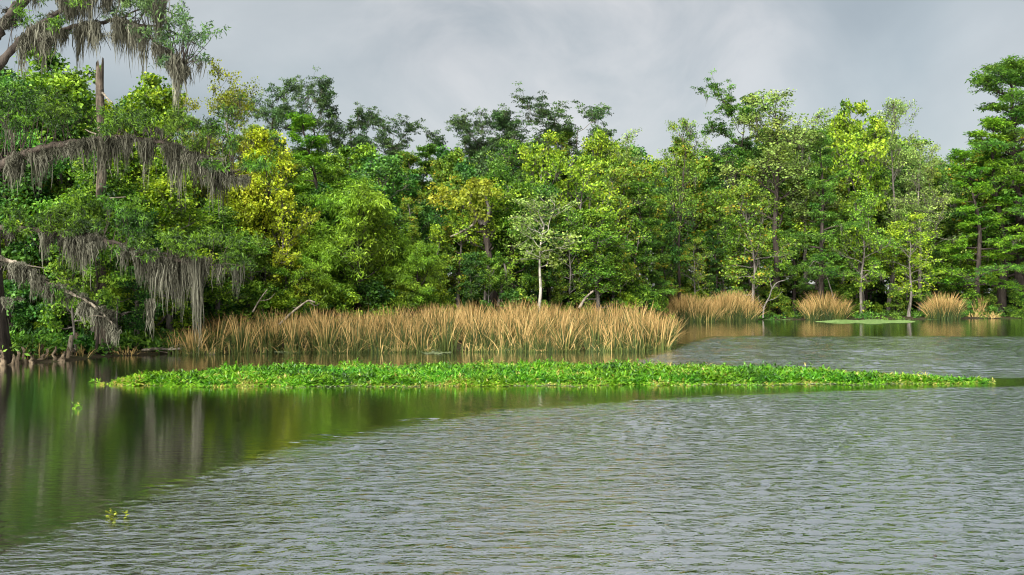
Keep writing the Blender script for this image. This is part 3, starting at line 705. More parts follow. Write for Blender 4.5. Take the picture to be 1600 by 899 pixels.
def spline(pts, n):
    pts = np.asarray(pts, float); k = len(pts)
    t = np.linspace(0, k - 1, n); i = np.clip(t.astype(int), 0, k - 2); f = (t - i)[:, None]
    p0, p1, p2, p3 = pts[np.maximum(i - 1, 0)], pts[i], pts[i + 1], pts[np.minimum(i + 2, k - 1)]
    return 0.5 * (2 * p1 + (p2 - p0) * f + (2 * p0 - 5 * p1 + 4 * p2 - p3) * f ** 2 + (3 * p1 - p0 - 3 * p2 + p3) * f ** 3)
def limb(pix, Y0, Y1, ra, rb, bark, twigs=0, foliage=None, moss=(), leaf='cyp_limb', extra=(), twl=(0.4, 1.1), frad=0.3, fn=70):
    """pix: the limb's course; foliage: list of (px0, px1, y0, y1, sprays); moss: list of (px, ytop, ybottom, halfwidth px, threads)"""
    k = len(pix)
    P = spline([at(px, py, Y0 + (Y1 - Y0) * i / (k - 1)) for i, (px, py) in enumerate(pix)], 5 * k)
    P[1:-1] += rl.normal(0, 0.02, P[1:-1].shape)
    n = len(P); ss = np.linspace(0, 1, n)
    tubes = [(P - ROOT, (ra + (rb - ra) * ss ** 0.8) * (1 + 0.12 * rl.normal(0, 1, n)), 8)]
    for ex, r_ in extra:
        E = spline([at(px, py, Y0 + (Y1 - Y0) * 0.5) for px, py in ex], 4 * len(ex))
        tubes.append((E - ROOT, r_ * (1 - 0.8 * np.linspace(0, 1, len(E))), 6))
    for _ in range(twigs):
        q, d = along(P, rl.uniform(0.1, 0.99))
        S = path(rl, q, d * 0.5 + np.array([rl.normal(0, .4), rl.normal(0, 1.0), rl.uniform(-0.3, 0.7)]), rl.uniform(*twl), 4, 0.25, (0, 0, -0.3))
        tubes.append((S - ROOT, (0.03, 0.022, 0.016, 0.011, 0.007), 4))
    A = []
    for (x0, x1, y0, y1, cnt) in (foliage or []):
        nc = max(3, cnt // 7)
        cc = [(x0 + (x1 - x0) * (i + rl.uniform(0.05, 0.95)) / nc, rl.uniform(y0 + 6, y1 - 2), rl.uniform(0.5, 1.5)) for i in range(nc)]
        for _ in range(cnt):
            cx_, cy_, cs_ = cc[rl.integers(nc)]
            px, py = cx_ + rl.normal(0, 10) * cs_, min(cy_ + rl.normal(0, 6) * cs_, y1 + 5)
            Yd = np.interp(px, [pix[0][0], pix[-1][0]], [Y0, Y1]) + rl.normal(0, 0.9)
            a = at(px, py, Yd)
            j = np.argmin(np.abs(P[:, 0] - a[0]) + 0.2 * np.abs(P[:, 2] - a[2]))
            j = max(0, j - rl.integers(0, 4))
            mid = (P[j] + a) / 2 + rl.normal(0, 0.12, 3)
            tw = spline([P[j], mid, a], 6)
            if rl.uniform() < 0.5: tubes.append((tw - ROOT, np.linspace(0.018, 0.004, 6), 4))
            st = (a - mid) * 0.5 + np.array([rl.normal(0, .12), rl.normal(0, .2), -0.05])
            A += [a + st * u + rl.normal(0, 0.05, 3) for u in (-0.5, -0.1, 0.3, 0.75)]
    V, Q = tubes_to_arrays(tubes, 6)
    lo = part('limb', to_mesh('limb', V, Q, mat=M[bark], smooth=True), big)
    if A:
        V, Q, tn = leaves_to_arrays(rl, np.array(A) - ROOT, frad * 0.62, frad * 0.3, fn // 4, 0.16, 0.036, 0.4, droop=0.3, tint_sd=0.26)
        part('foliage', to_mesh('foliage', V, Q, mat=M[leaf], attrs={'tint': tn}), lo)
    for (px, y0, y1, hw, th) in moss:
        Yd = np.interp(px, [pix[0][0], pix[-1][0]], [Y0, Y1]) + rl.normal(0, 0.15)
        a = at(px, y0, Yd) - ROOT; L = (y1 - y0) / FPX * Yd
        wdt = hw / FPX * Yd
        m = max(1, int(hw / 4))
        segs = [(a[0] + u * wdt, a[1] + rl.normal(0, 0.1), a[2] - rl.uniform(0, 0.03), L * (1 - 0.68 * abs(u) ** 1.1) * rl.uniform(0.8, 1.0)) for u in (np.linspace(-1, 1, m) if m > 1 else [0])]
        V, Q, tn = moss_arrays(rl, segs, max(18, int(1.8 * th) // m), 0.5, 1.0, wid=0.042, spread=0.1)
        part('moss_strand', to_mesh('moss_strand', V, Q, mat=M['moss'], attrs={'tint': tn}), lo)
def fringe(pix, cnt, l0, l1, dy=2):
    """ragged tufts in uneven bunches along a limb"""
    P = spline([(a, b, 0) for a, b in pix], 60); o = []
    for c in range(max(3, cnt // 4)):
        t = rl.uniform(0.04, 0.99); big_ = rl.uniform(0, 1)
        for i in range(rl.integers(2, 6)):
            q, _ = along(P, float(np.clip(t + rl.normal(0, 0.022), 0.02, 0.99)))
            L = (l0 + (l1 - l0) * big_) * rl.uniform(0.35, 1.25)
            yo = dy + rl.normal(0, 5); o.append((q[0] + rl.normal(0, 3), q[1] + yo, q[1] + yo + L, rl.uniform(2, 4) + 7 * big_ * rl.uniform(0, 1), 34))
    return o
pA = [(-8, 108), (33, 63), (57, 43), (100, 13), (140, -12)]
limb(pA, 37.5, 36.8, 0.17, 0.08, 'bark_dark', 5, [(20, 140, -15, 45, 26)], fringe(pA, 34, 24, 70) + [(112, 8, 50, 9, 60), (128, 2, 46, 7, 50)], leaf='cyp_mid')
pA2 = [(60, 62), (110, 42), (150, 38), (187, 30), (213, 40), (240, 63), (260, 82), (277, 97), (290, 104)]
limb(pA2, 37.0, 35.2, 0.10, 0.03, 'bark_dark', 14, [(205, 290, 0, 60, 60), (240, 328, 25, 95, 66), (150, 270, -15, 24, 20)],
     fringe(pA2, 66, 26, 76) + [(163, -4, 46, 7, 60), (182, -6, 40, 10, 80), (122, 44, 128, 3, 26), (167, 52, 122, 11, 90), (207, 34, 120, 4, 34), (218, 44, 102, 4, 34), (258, 76, 132, 8, 60), (275, 94, 136, 9, 70), (307, 92, 130, 4, 22), (292, 96, 118, 8, 34)], leaf='cyp_dark', frad=0.2, fn=26,
     extra=[([(213, 40), (250, 42), (290, 60), (322, 78)], 0.045), ([(187, 30), (220, 14), (262, 18), (300, 34)], 0.04)])
pA3 = [(-10, 60), (10, 32), (34, 2), (60, -26)]
limb(pA3, 38.3, 38.0, 0.22, 0.16, 'bark_dark', 3, None, fringe(pA3, 16, 24, 70))
pT = [(60, -30), (130, -24), (190, -20), (250, -8)]
limb(pT, 36.4, 35.4, 0.10, 0.04, 'bark_dark', 8, [(60, 260, -30, 8, 34)], fringe(pT, 44, 40, 90) + [(150, -20, 40, 6, 50), (196, -16, 34, 8, 60)], leaf='cyp_dark')
pB = [(-10, 268), (8, 253), (43, 238), (83, 227), (117, 222), (160, 218), (197, 216), (230, 219), (263, 225), (290, 233), (320, 247), (342, 257), (366, 278)]
limb(pB, 37.8, 35.4, 0.15, 0.05, 'bark_limb', 18, [(-10, 90, 138, 198, 74), (60, 130, 158, 200, 28), (150, 240, 168, 203, 32), (240, 380, 174, 214, 36), (300, 405, 222, 280, 34)],
     fringe(pB, 96, 28, 84) + [(12, 175, 260, 14, 80), (55, 232, 330, 6, 50), (73, 232, 302, 5, 44), (28, 240, 300, 7, 44), (123, 224, 274, 9, 70), (143, 218, 258, 8, 60), (167, 222, 302, 5, 44), (195, 218, 244, 6, 40),
      (227, 222, 312, 5, 44), (240, 200, 284, 8, 60), (262, 228, 262, 8, 60), (282, 234, 264, 10, 70), (300, 240, 268, 8, 60), (317, 246, 292, 7, 60), (337, 258, 304, 7, 60), (357, 268, 306, 7, 60), (374, 276, 372, 8, 100), (368, 276, 340, 9, 80)])
pC = [(-8, 357), (36, 358), (89, 360), (125, 365), (160, 374), (199, 384), (231, 395), (262, 404), (300, 412), (345, 416)]
limb(pC, 38.0, 36.6, 0.11, 0.035, 'bark_limb', 18, [(20, 110, 318, 362, 52), (90, 222, 312, 362, 62), (180, 300, 345, 402, 50), (270, 385, 366, 412, 40)],
     fringe(pC, 84, 30, 92) + [(114, 366, 432, 9, 80), (142, 360, 424, 8, 60), (75, 364, 420, 5, 40), (160, 376, 436, 8, 50), (220, 394, 452, 10, 90), (231, 400, 482, 7, 70), (233, 470, 541, 5, 50), (246, 402, 470, 5, 40), (262, 404, 460, 6, 40), (281, 414, 522, 6, 80), (299, 404, 482, 6, 60),
      (310, 404, 552, 6, 100), (306, 404, 470, 9, 80), (345, 414, 462, 6, 40), (370, 404, 476, 6, 60), (356, 400, 450, 5, 40)], extra=[([(240, 396), (263, 396), (292, 394), (320, 384)], 0.03)])
pD = [(-8, 402), (0, 404), (28, 412), (38, 418), (60, 435), (100, 453), (135, 471), (160, 489), (170, 499), (176, 508)]
limb(pD, 37.6, 38.4, 0.1, 0.035, 'dead', 9, [(70, 135, 436, 462, 9)], fringe(pD, 34, 18, 54) + [(14, 466, 497, 12, 60), (52, 424, 482, 7, 50), (80, 446, 486, 14, 80), (100, 454, 494, 12, 70), (118, 460, 500, 11, 70), (138, 472, 520, 8, 80), (148, 480, 530, 8, 90), (160, 488, 562, 8, 150), (158, 486, 540, 14, 130), (172, 498, 548, 6, 70)],
     extra=[([(30, 412), (48, 416), (70, 419)], 0.05)])

# the broken trunk standing behind the mossy limb
sx_, sY = (157 - 800) / FPX * 44.0, 44.0
sn = empty('broken_tree', (sx_, sY, gz(sx_, sY) - 0.2))
tag(sn, 'tall dead trunk snapped off at the top, behind the long mossy limb', 'dead tree')
z1 = CAM_H + (HOR - 104) / FPX * sY - sn.location.z
P = np.array([(0.05 * math.sin(z * 0.9) + (0.10 if z < 1 else 0), 0, z) for z in np.linspace(0, z1, 16)])
r_ = np.linspace(0.26, 0.165, 16) * (1 + 0.06 * rl.normal(0, 1, 16)); r_[0] = 0.5; r_[1] = 0.36
V, Q = tubes_to_arrays([(P, r_, 12)], 12)
V[-12:, 2] += rl.uniform(-0.5, 0.55, 12); V[-24:-12, 2] += rl.uniform(-0.2, 0.1, 12)
part('trunk', to_mesh('snag_trunk', V, Q, mat=M['bark_snag'], smooth=False), sn)
for (zz, ax, L) in ((z1 - 1.1, 0.3, 1.1), (z1 - 3.0, 2.8, 0.7), (z1 * 0.55, 0.2, 1.3), (z1 * 0.4, 3.4, 1.0)):
    S = path(rl, (0, 0, zz), (math.cos(ax), -0.3, 0.2 if L < 1.05 else -0.55), L, 4, 0.15, (0, 0, 0.2))
    V, Q = tubes_to_arrays([(S, (0.06, 0.05, 0.04, 0.028, 0.012), 5)], 5)
    part('branch_stub', to_mesh('branch_stub', V, Q, mat=M['dead'], smooth=True), sn)

# ------------------------------------------------------------------ reeds
def blades(rng, X, Yc, h, lean, wid, kink=0.12, tint_mu=0.5, zb=-0.15, nseg=5):
    """tapering blades rooted at X, Yc; lean (n, 2) is the tip's sideways reach; some are snapped over"""
    n = len(X); s = np.linspace(0, 1, nseg)[None]
    px = X[:, None] + lean[:, :1] * s ** 1.7; py = Yc[:, None] + lean[:, 1:] * s ** 1.7
    reach = np.hypot(lean[:, 0], lean[:, 1])
    pz = zb + (np.sqrt(np.maximum(h ** 2 - 0.55 * reach ** 2, 0.1)) - zb)[:, None] * (s - 0.12 * s ** 3) / 0.88
    br = rng.uniform(0, 1, n) < kink
    if br.any():
        k = rng.uniform(0.35, 0.7, n)[:, None]; a = rng.uniform(0, 6.28, n)[:, None]
        over = np.clip(s - k, 0, 1) * h[:, None]
        dn = rng.uniform(0.2, 1.1, n)[:, None]
        fx, fy, fz = px + np.cos(a) * over * 0.9, py + np.sin(a) * over * 0.6, np.minimum(pz, zb + k * h[:, None]) - over * dn * 0.75
        px, py, pz = np.where(br[:, None], fx, px), np.where(br[:, None], fy, py), np.where(br[:, None], np.maximum(fz, 0.02 + 0.1 * s), pz)
    ang = rng.uniform(0, np.pi, n)
    hw = 0.5 * wid[:, None] * (1.0 - s ** 2.2 * 0.92)
    cx, cy = np.cos(ang)[:, None] * hw, np.sin(ang)[:, None] * hw * 0.6
    V = np.stack([np.stack([px - cx, py - cy, pz], -1), np.stack([px + cx, py + cy, pz], -1)], 2).reshape(-1, 3)
    b = np.arange(n)[:, None] * nseg * 2 + np.arange(nseg - 1)[None] * 2
    Q = np.stack([b, b + 1, b + 3, b + 2], -1).reshape(-1, 4)
    tint = np.repeat(np.clip(rng.normal(tint_mu, 0.24, n), 0, 1), nseg * 2)
    al = np.repeat(np.broadcast_to(s, (n, nseg)), 2, axis=1).reshape(n, nseg * 2).ravel()
    return V, Q, tint, al
def reed_object(name, parts_, label=None, cat=None, kind=None, root=(0, 0, 0)):
    off = 0; VV, QQ, T, A = [], [], [], []
    for V, Q, t, a in parts_:
        VV.append(V - np.array(root)); QQ.append(Q + off); T.append(t); A.append(a); off += len(V)
    o = bpy.data.objects.new(name, to_mesh(name, np.concatenate(VV), np.concatenate(QQ), mat=M['reed'], attrs={'tint': np.concatenate(T), 'along': np.concatenate(A)}))
    o.location = root
    return tag(link(o), label, cat, None, kind)
rr = np.random.default_rng(31)
def tussock(rng, x, Y, h, n, rad, wid, fan=0.55, tint=0.5, kink=0.1):
    a = rng.uniform(0, 6.28, n); r = rad * np.sqrt(rng.uniform(0, 1, n))
    X, Yc = x + np.cos(a) * r, Y + np.sin(a) * r
    f = fan * h * (r / rad) * rng.uniform(0.3, 1.25, n)
    lean = np.stack([np.cos(a) * f + rng.normal(0, 0.12, n) * h, np.sin(a) * f + rng.normal(0, 0.12, n) * h], 1)
    hh = h * rng.uniform(0.62, 1.06, n)
    return blades(rng, X, Yc, hh, lean, wid * rng.uniform(0.6, 1.3, n), kink, tint)
TOPX = [250, 270, 320, 400, 480, 640, 700, 760, 800, 850, 900, 1000, 1035, 1060, 1080]
TOPY = [525, 508, 492, 484, 481, 478, 474, 467, 465, 470, 475, 472, 484, 500, 525]
P_ = []
FX = [250, 300, 360, 450, 600, 800, 1000, 1055]; FYp = [553, 555, 553, 552, 551, 550, 549, 545]
for row in range(7):
    px = 268 + rr.uniform(0, 12)
    while px < 1052:
        Yf = CAM_H * FPX / (np.interp(px, FX, FYp) - HOR)
        Y = Yf + 0.7 + row * 1.75 + rr.normal(0, 0.45)
        if px > 1000: Y = min(Y, 48 + (row % 4) * 0.9)
        x = (px - 800) / FPX * Y
        if Y < edge_Y(px) - 0.5:
            h = CAM_H + (HOR - np.interp(px, TOPX, TOPY)) / FPX * Y
            if row < 2: h *= 0.97
            h *= rr.uniform(0.78, 1.05)
            if row < 2: h *= rr.uniform(0.78, 1.0)
            if row < 4: P_.append(tussock(rr, x, Y, h * rr.uniform(0.5, 0.85), 22, 0.4, 0.045, rr.uniform(0.5, 1.0), 0.18, 0.12))
            P_.append(tussock(rr, x, Y, h, int(rr.uniform(65, 140)), rr.uniform(0.25, 0.65), 0.047, rr.uniform(0.3, 0.8), rr.normal(0.46, 0.10), 0.22 if row < 2 else 0.05))
        px += rr.uniform(22, 58) if row < 2 else rr.uniform(24, 42)
reed_object('reed_bed', P_, kind='stuff')
# snapped reeds and young shoots leaning along the bed's front edge
P_ = []
for _ in range(100):
    px = rr.uniform(262, 1050); Y = CAM_H * FPX / (np.interp(px, FX, FYp) - HOR) - rr.uniform(-0.1, 0.35); x = (px - 800) / FPX * Y
    P_.append(tussock(rr, x, Y, rr.uniform(0.5, 1.1), 9, 0.3, 0.03, 0.9, rr.normal(0.5, 0.15), 0.6))
reed_object('bent_reeds', P_, kind='stuff')
P_ = []
for px, cnt in ((838, 90), (860, 80), (820, 50), (545, 50), (985, 60), (1030, 50), (600, 40)):
    Y = CAM_H * FPX / (np.interp(px, FX, FYp) - HOR) - 0.1; x = (px - 800) / FPX * Y
    P_.append(tussock(rr, x, Y, rr.uniform(0.9, 1.25), cnt, 0.5, 0.035, 0.75, 0.3, 0.12))
reed_object('green_shoots', P_, kind='stuff')
def far_clump(px, py, half, toppy, n, label, ry=0.8):
    b = on_water(px, py); Y = b[1] + 1.0; w = half / FPX * Y
    h = CAM_H + (HOR - toppy) / FPX * Y
    k = max(2, int(round(w / 0.8)))
    ps = []
    for i in range(k):
        u = -1 + 2 * i / (k - 1)
        x = (px - 800) / FPX * Y + u * max(0, w - 1.5)
        hh = h * (1.0 - 0.22 * u * u) * rr.uniform(0.94, 1.03)
        ps.append(tussock(rr, x, Y + rr.normal(0, 0.3), hh, int(1.5 * n) // k, 0.75, 0.06, 0.52, 0.6, 0.04))
        ps.append(tussock(rr, x, Y - 0.35, h * 0.6, n // (2 * k), 0.85, 0.05, 0.6, 0.12, 0.1))
    reed_object('grass_clump', ps, label, 'grass clump', root=((px - 800) / FPX * Y, Y, 0))
far_clump(1078, 503, 52, 458, 1300, 'long tan grass clump, left half of the double clump on the far shore')
far_clump(1142, 502, 50, 453, 1300, 'tan grass clump joined to the right of the long one on the far shore')
far_clump(1289, 500, 42, 456, 1000, 'round tan grass clump standing alone behind the floating duckweed')
far_clump(1474, 499.5, 34, 455, 800, 'rightmost tan grass clump, under the light green leafy tree')

# ------------------------------------------------------------------ the floating mat of bright plants
def sprigs(rng, X, Yc, H, nl, l, w, tint_mu):
    """leafy shoots: lance-shaped leaves, each a folded strip of four faces, in a rosette up the stem"""
    n = len(X); idx = np.repeat(np.arange(n), nl); m = len(idx)
    k = np.tile(np.arange(nl), n) / nl
    a = rng.uniform(0, 6.28, n)[idx] + np.tile(np.arange(nl), n) * 2.4 + rng.normal(0, 0.3, m)
    base = np.stack([X[idx] + rng.normal(0, 0.02, m), Yc[idx] + rng.normal(0, 0.02, m), H[idx] * (0.25 + 0.75 * k)], 1)
    el = R(8) + R(58) * k + rng.normal(0, 0.25, m)
    L = (l * rng.uniform(0.65, 1.3, m) * (1.1 - 0.35 * k))[:, None]; W = L * w / l * rng.uniform(0.8, 1.25, (m, 1))
    d0 = np.stack([np.cos(a) * np.cos(el), np.sin(a) * np.cos(el), np.sin(el)], 1)
    e2 = el - 0.7; d1 = np.stack([np.cos(a) * np.cos(e2), np.sin(a) * np.cos(e2), np.sin(e2)], 1)
    sd = np.stack([-np.sin(a), np.cos(a), np.zeros(m)], 1)
    nr = np.cross(d0, sd) * -1
    mid = base + d0 * L * 0.5; tip = mid + d1 * L * 0.55
    V = np.stack([base, mid + sd * W * 0.5 + nr * W * 0.2, mid, mid - sd * W * 0.5 + nr * W * 0.2, tip], 1).reshape(-1, 3)
    b = np.arange(m)[:, None] * 5
    T = np.concatenate([b + [0, 1, 2], b + [0, 2, 3], b + [1, 4, 2], b + [2, 4, 3]])
    t = np.repeat(np.clip((rng.normal(0, 0.22, n) + tint_mu)[idx] + rng.normal(0, 0.12, m), 0.02, 1), 5)
    return V, T, t
MX = np.array([192, 200, 230, 300, 400, 600, 800, 1050, 1200, 1300, 1450, 1505, 1532])
MYb = np.array([31.0, 31.5, 32.4, 33.4, 34.8, 35.3, 36.0, 35.8, 34.6, 33.3, 31.9, 31.0, 30.5])
MYf = CAM_H * FPX / (np.interp(MX, [165, 240, 300, 600, 800, 1000, 1300, 1500, 1548], [599, 603, 604.5, 604, 603.5, 602, 600.5, 600, 598]) - HOR)
MXw = (MX - 800) / FPX * 31.0
rm = np.random.default_rng(41)
n = 5800
X = rm.uniform(MXw[0], MXw[-1], n * 2)
def ragged(x):
    return 0.22 + 0.17 * np.sin(x * 2.3) + 0.12 * np.sin(x * 5.3 + 1) + 0.09 * np.sin(x * 11.0 + 2)
f, bk = np.interp(X, MXw, MYf) + ragged(X), np.interp(X, MXw, MYb)
v = rm.uniform(0, 1, n * 2) ** 1.25
wob = 0.35 * np.sin(X * 1.9) + 0.25 * np.sin(X * 4.7 + 1)
Yc = f + v * (bk - f) + wob * 0.4 * (v > 0.1)
keep = rm.uniform(0, 1, n * 2) < 0.35 + 0.65 * np.clip((bk - f) / 5, 0, 1)
X, Yc, v, dep = X[keep], Yc[keep], v[keep], (bk - f)[keep]
lump = 0.8 + 0.22 * np.sin(X * 1.1 + 0.7) * np.sin(Yc * 0.9) + 0.18 * np.sin(X * 2.7 + Yc)
Hh = (0.05 + 0.18 * sstep(np.minimum(v * dep / 0.7, (1 - v) * dep / 0.5 + 0.4))) * lump * np.clip(dep / 3.5, 0.25, 1.0) * rm.uniform(0.6, 1.15, len(X)) * np.where(rm.uniform(0, 1, len(X)) < 0.10, 1.7, 1.0)
gap = np.sin(X * 2.1 + 1.7 * np.sin(Yc * 1.3)) * np.sin(Yc * 2.3 + 1.1 * np.sin(X * 0.9)) + 0.5 * np.sin(X * 5.3 + Yc * 3.1)
kp = rm.uniform(-1.9, 0.9, len(X)) < gap + 0.55
X, Yc, Hh, gap = X[kp], Yc[kp], Hh[kp], gap[kp]
a1 = sprigs(rm, X, Yc, Hh, 9, 0.235, 0.06, np.clip(0.47 + 0.13 * np.sin(X * 0.8 + Yc) * np.sin(X * 0.31) + 0.10 * gap + np.where(rm.uniform(0, 1, len(X)) < 0.03, 0.42, 0), 0.15, 0.95))
# low flat leaves and yellowed bits trailing along the water line
n2 = 900
X2 = rm.uniform(MXw[0] - 0.5, MXw[-1] + 0.35, n2); Y2 = np.interp(X2, MXw, MYf) + ragged(X2) - np.abs(rm.normal(0, 0.16, n2)) - 0.02
a2 = sprigs(rm, X2, Y2, rm.uniform(0.01, 0.06, n2), 5, 0.10, 0.04, 0.85)
V = np.concatenate([a1[0], a2[0]]); T = np.concatenate([a1[1], a2[1] + len(a1[0])])
fl = bpy.data.objects.new('floating_plants', to_mesh('floating_plants', V, tris=T, mat=M['mat'], attrs={'tint': np.concatenate([a1[2], a2[2]])}))
tag(link(fl), kind='stuff')
def debris_mat():
    m, t = new_mat('floating_film'); L = t.links
    a = N(t, 'ShaderNodeAttribute', attribute_name='tint')
    r = ramp(t, [(0.0, (0.05, 0.06, 0.02)), (0.5, (0.14, 0.19, 0.06)), (1.0, (0.34, 0.36, 0.22))]); L.new(a.outputs['Fac'], r.inputs['Fac'])
    p = N(t, 'ShaderNodeBsdfPrincipled', in_Roughness=0.6); L.new(r.outputs[0], p.inputs['Base Color'])
    o = N(t, 'ShaderNodeOutputMaterial'); L.new(p.outputs[0], o.inputs['Surface'])
    return m
M['film'] = debris_mat()
def film_mat2():
    m, t = new_mat('duckweed_green'); L = t.links
    a = N(t, 'ShaderNodeAttribute', attribute_name='tint')
    r = ramp(t, [(0.0, (0.06, 0.13, 0.02)), (0.5, (0.16, 0.27, 0.06)), (1.0, (0.30, 0.40, 0.16))]); L.new(a.outputs['Fac'], r.inputs['Fac'])
    p = N(t, 'ShaderNodeBsdfPrincipled', in_Roughness=0.6); L.new(r.outputs[0], p.inputs['Base Color'])
    o = N(t, 'ShaderNodeOutputMaterial'); L.new(p.outputs[0], o.inputs['Surface'])
    return m
M['duck'] = film_mat2()
def pads(rng, name, X, Yc, size, mat, tint_mu=0.5):
    """small floating leaves lying on the water, each a six-sided pad"""
    n = len(X); k = 6
    a = np.linspace(0, 2 * np.pi, k, endpoint=False)[None] + rng.uniform(0, 6, (n, 1))
    r = size * rng.uniform(0.5, 1.4, (n, 1)) * rng.uniform(0.75, 1.2, (n, k))
    z = 0.006 + 0.02 * rng.uniform(0, 1, (n, 1)) + rng.normal(0, 0.003, (n, k))
    V = np.stack([X[:, None] + np.cos(a) * r, Yc[:, None] + np.sin(a) * r, np.broadcast_to(z, (n, k))], -1).reshape(-1, 3)
    b = np.arange(n)[:, None] * k
    Q = np.concatenate([b + [0, 1, 2, 3], b + [0, 3, 4, 5]])
    o = bpy.data.objects.new(name, to_mesh(name, V, Q, mat=M[mat], attrs={'tint': np.repeat(np.clip(rng.normal(tint_mu, 0.2, n), 0, 1), k)}))
    return tag(link(o), kind='stuff')
n3 = 2600
X3 = rm.uniform(MXw[0] + 0.3, MXw[-1], n3)
den = 0.5 + 0.5 * np.sin(X3 * 0.9 + 1.3 * np.sin(X3 * 0.37))
k3 = rm.uniform(0, 1, n3) < den
X3 = X3[k3]; Y3 = np.interp(X3, MXw, MYf) + 0.7 * ragged(X3) - np.abs(rm.normal(0, 0.22, len(X3))) + 0.05
pads(rm, 'algae_fringe', X3, Y3, 0.035, 'film', 0.65)
def patch(px0, px1, y0, y1, n):
    """a lens-shaped spread of points between two water lines"""
    u = rm.uniform(-1, 1, n); q = rm.uniform(-1, 1, n) * np.sqrt(1 - u ** 2) * (0.8 + 0.2 * np.sin(u * 9))
    px = (px0 + px1) / 2 + u * (px1 - px0) / 2; py = (y0 + y1) / 2 + q * (y1 - y0) / 2
    Y = CAM_H * FPX / (py - HOR)
    return (px - 800) / FPX * Y, Y
pads(rm, 'duckweed', *[np.concatenate(z) for z in zip(patch(1276, 1428, 499.2, 507, 9000), patch(1395, 1505, 496.5, 499.6, 2500), patch(1178, 1262, 496.6, 500.2, 2500))], 0.11, 'duck', 0.6)
pads(rm, 'algae_patch', *[np.concatenate(z) for z in zip(patch(656, 706, 544, 555, 1300), patch(430, 468, 548.5, 552, 300), patch(780, 830, 545.5, 548.5, 250), patch(960, 990, 546, 549, 150))], 0.045, 'film', 0.6)

def sprig_thing(px, py, n, rad, H, label, name='floating_plant', l=0.15, tint=0.8, mat='mat'):
    b = on_water(px, py)
    X = rm.normal(0, rad, n); Y = rm.normal(0, rad, n)
    V, T, t = sprigs(rm, X, Y, rm.uniform(0.4, 1.0, n) * H, 7, l, 0.05, tint)
    o = bpy.data.objects.new(name, to_mesh(name, V, tris=T, mat=M[mat], attrs={'tint': t}))
    o.location = b
    tag(link(o), label, 'water plant')
sprig_thing(180, 811, 6, 0.075, 0.10, 'small yellow-green plant clump adrift in the rippled foreground water', l=0.055, tint=0.15, mat='olive')
sprig_thing(118, 638, 3, 0.04, 0.12, 'tiny bright sprig adrift on the calm dark water', l=0.11, tint=0.8)
sprig_thing(150, 598, 3, 0.06, 0.10, 'little tuft floating just off the left tip of the green mat', tint=0.85)
sprig_thing(1545, 601, 4, 0.12, 0.2, 'sparse shoots just past the right tip of the green mat', tint=0.3)

# ------------------------------------------------------------------ bank details: knees, logs, bare branches, low green bank
rk = np.random.default_rng(51)
KN = []
for i in range(4):
    nz_ = 8; P = np.array([(0.05 * rk.normal(), 0.05 * rk.normal(), z) for z in np.linspace(-0.3, 1.0, nz_)])
    P[:, :2] += np.linspace(0, 1, nz_)[:, None] * rk.normal(0, 0.08, 2)
    V, Q = tubes_to_arrays([(P, np.array([0.30, 0.24, 0.18, 0.14, 0.115, 0.10, 0.085, 0.03]) * rk.uniform(0.8, 1.15, nz_), 9)], 9)
    V += rk.normal(0, 0.03, V.shape) * np.array([1, 1, 0.6])
    KN.append(to_mesh('cypress_knee', V, Q, mat=M['knee'], smooth=True))
for i, (px, py, hp) in enumerate([(6, 571, 30), (18, 570, 22), (28, 569, 26), (40, 568, 34), (50, 568, 22), (62, 566, 18), (72, 565, 26), (84, 565, 30), (96, 565, 20), (104, 563, 26), (66, 563, 34), (34, 564, 24), (112, 561, 22)]):
    b = on_water(px, py)
    o = bpy.data.objects.new('cypress_knee', KN[i % 4]); h = 0.8 * hp / FPX * b[1]
    o.location = b; o.scale = (rk.uniform(0.4, 0.85), rk.uniform(0.4, 0.8), h); o.rotation_euler = (rk.normal(0, .08), rk.normal(0, .08), rk.uniform(0, 6))
    tag(link(o), 'tan cypress knee standing at the water line under the mossy limbs', 'cypress knee', 'cypress knees along the left bank')
def stick(name, pix, Y, ra, rb, mat, label, cat, twigs=(), Y1=None):
    n = len(pix); Ys = np.linspace(Y, Y1 or Y, n)
    P = np.array([at(a, b, y) for (a, b), y in zip(pix, Ys)])
    root = P[0].copy()
    S = spline(P, 5 * n) - root
    tb = [(S, np.linspace(ra, rb, len(S)) * (1 + 0.08 * rk.normal(0, 1, len(S))), 7)]
    for tw in twigs:
        E = spline([at(a, b, Y + 0.1) for a, b in tw], 4 * len(tw)) - root
        tb.append((E, np.linspace(rb * 1.2, rb * 0.35, len(E)), 5))
    if ra > 0.03:
        for _ in range(4):
            q, d = along(S, rk.uniform(0.35, 0.95)); ln = (S[-1] - S[0]); ln = np.linalg.norm(ln) * rk.uniform(0.08, 0.2)
            E = path(rk, q, d + rk.normal(0, 0.8, 3), ln, 3, 0.25, (0, 0, 0)); tb.append((E, np.linspace(rb * 0.6, rb * 0.15, 4), 4))
    V, Q = tubes_to_arrays(tb, 6)
    o = bpy.data.objects.new(name, to_mesh(name, V, Q, mat=M[mat], smooth=True)); o.location = root
    return tag(link(o), label, cat)
stick('dead_branch', [(436, 508), (455, 490), (470, 478), (482, 470), (492, 473)], 50.5, 0.07, 0.035, 'dead', 'bent pale dead branch leaning up out of the cattails, near their left half', 'branch', [[(482, 470), (492, 478), (500, 474)]])
stick('dead_branch', [(905, 482), (915, 466), (927, 455)], 58, 0.09, 0.05, 'dead', 'short straight dead branch poking out of the cattails right of the white trunk', 'branch')
stick('dead_branch', [(395, 488), (405, 470), (418, 452)], 49.5, 0.05, 0.02, 'dead', 'thin pale stick standing slantwise behind the left end of the cattails', 'branch', [[(405, 470), (420, 468), (430, 458)]])
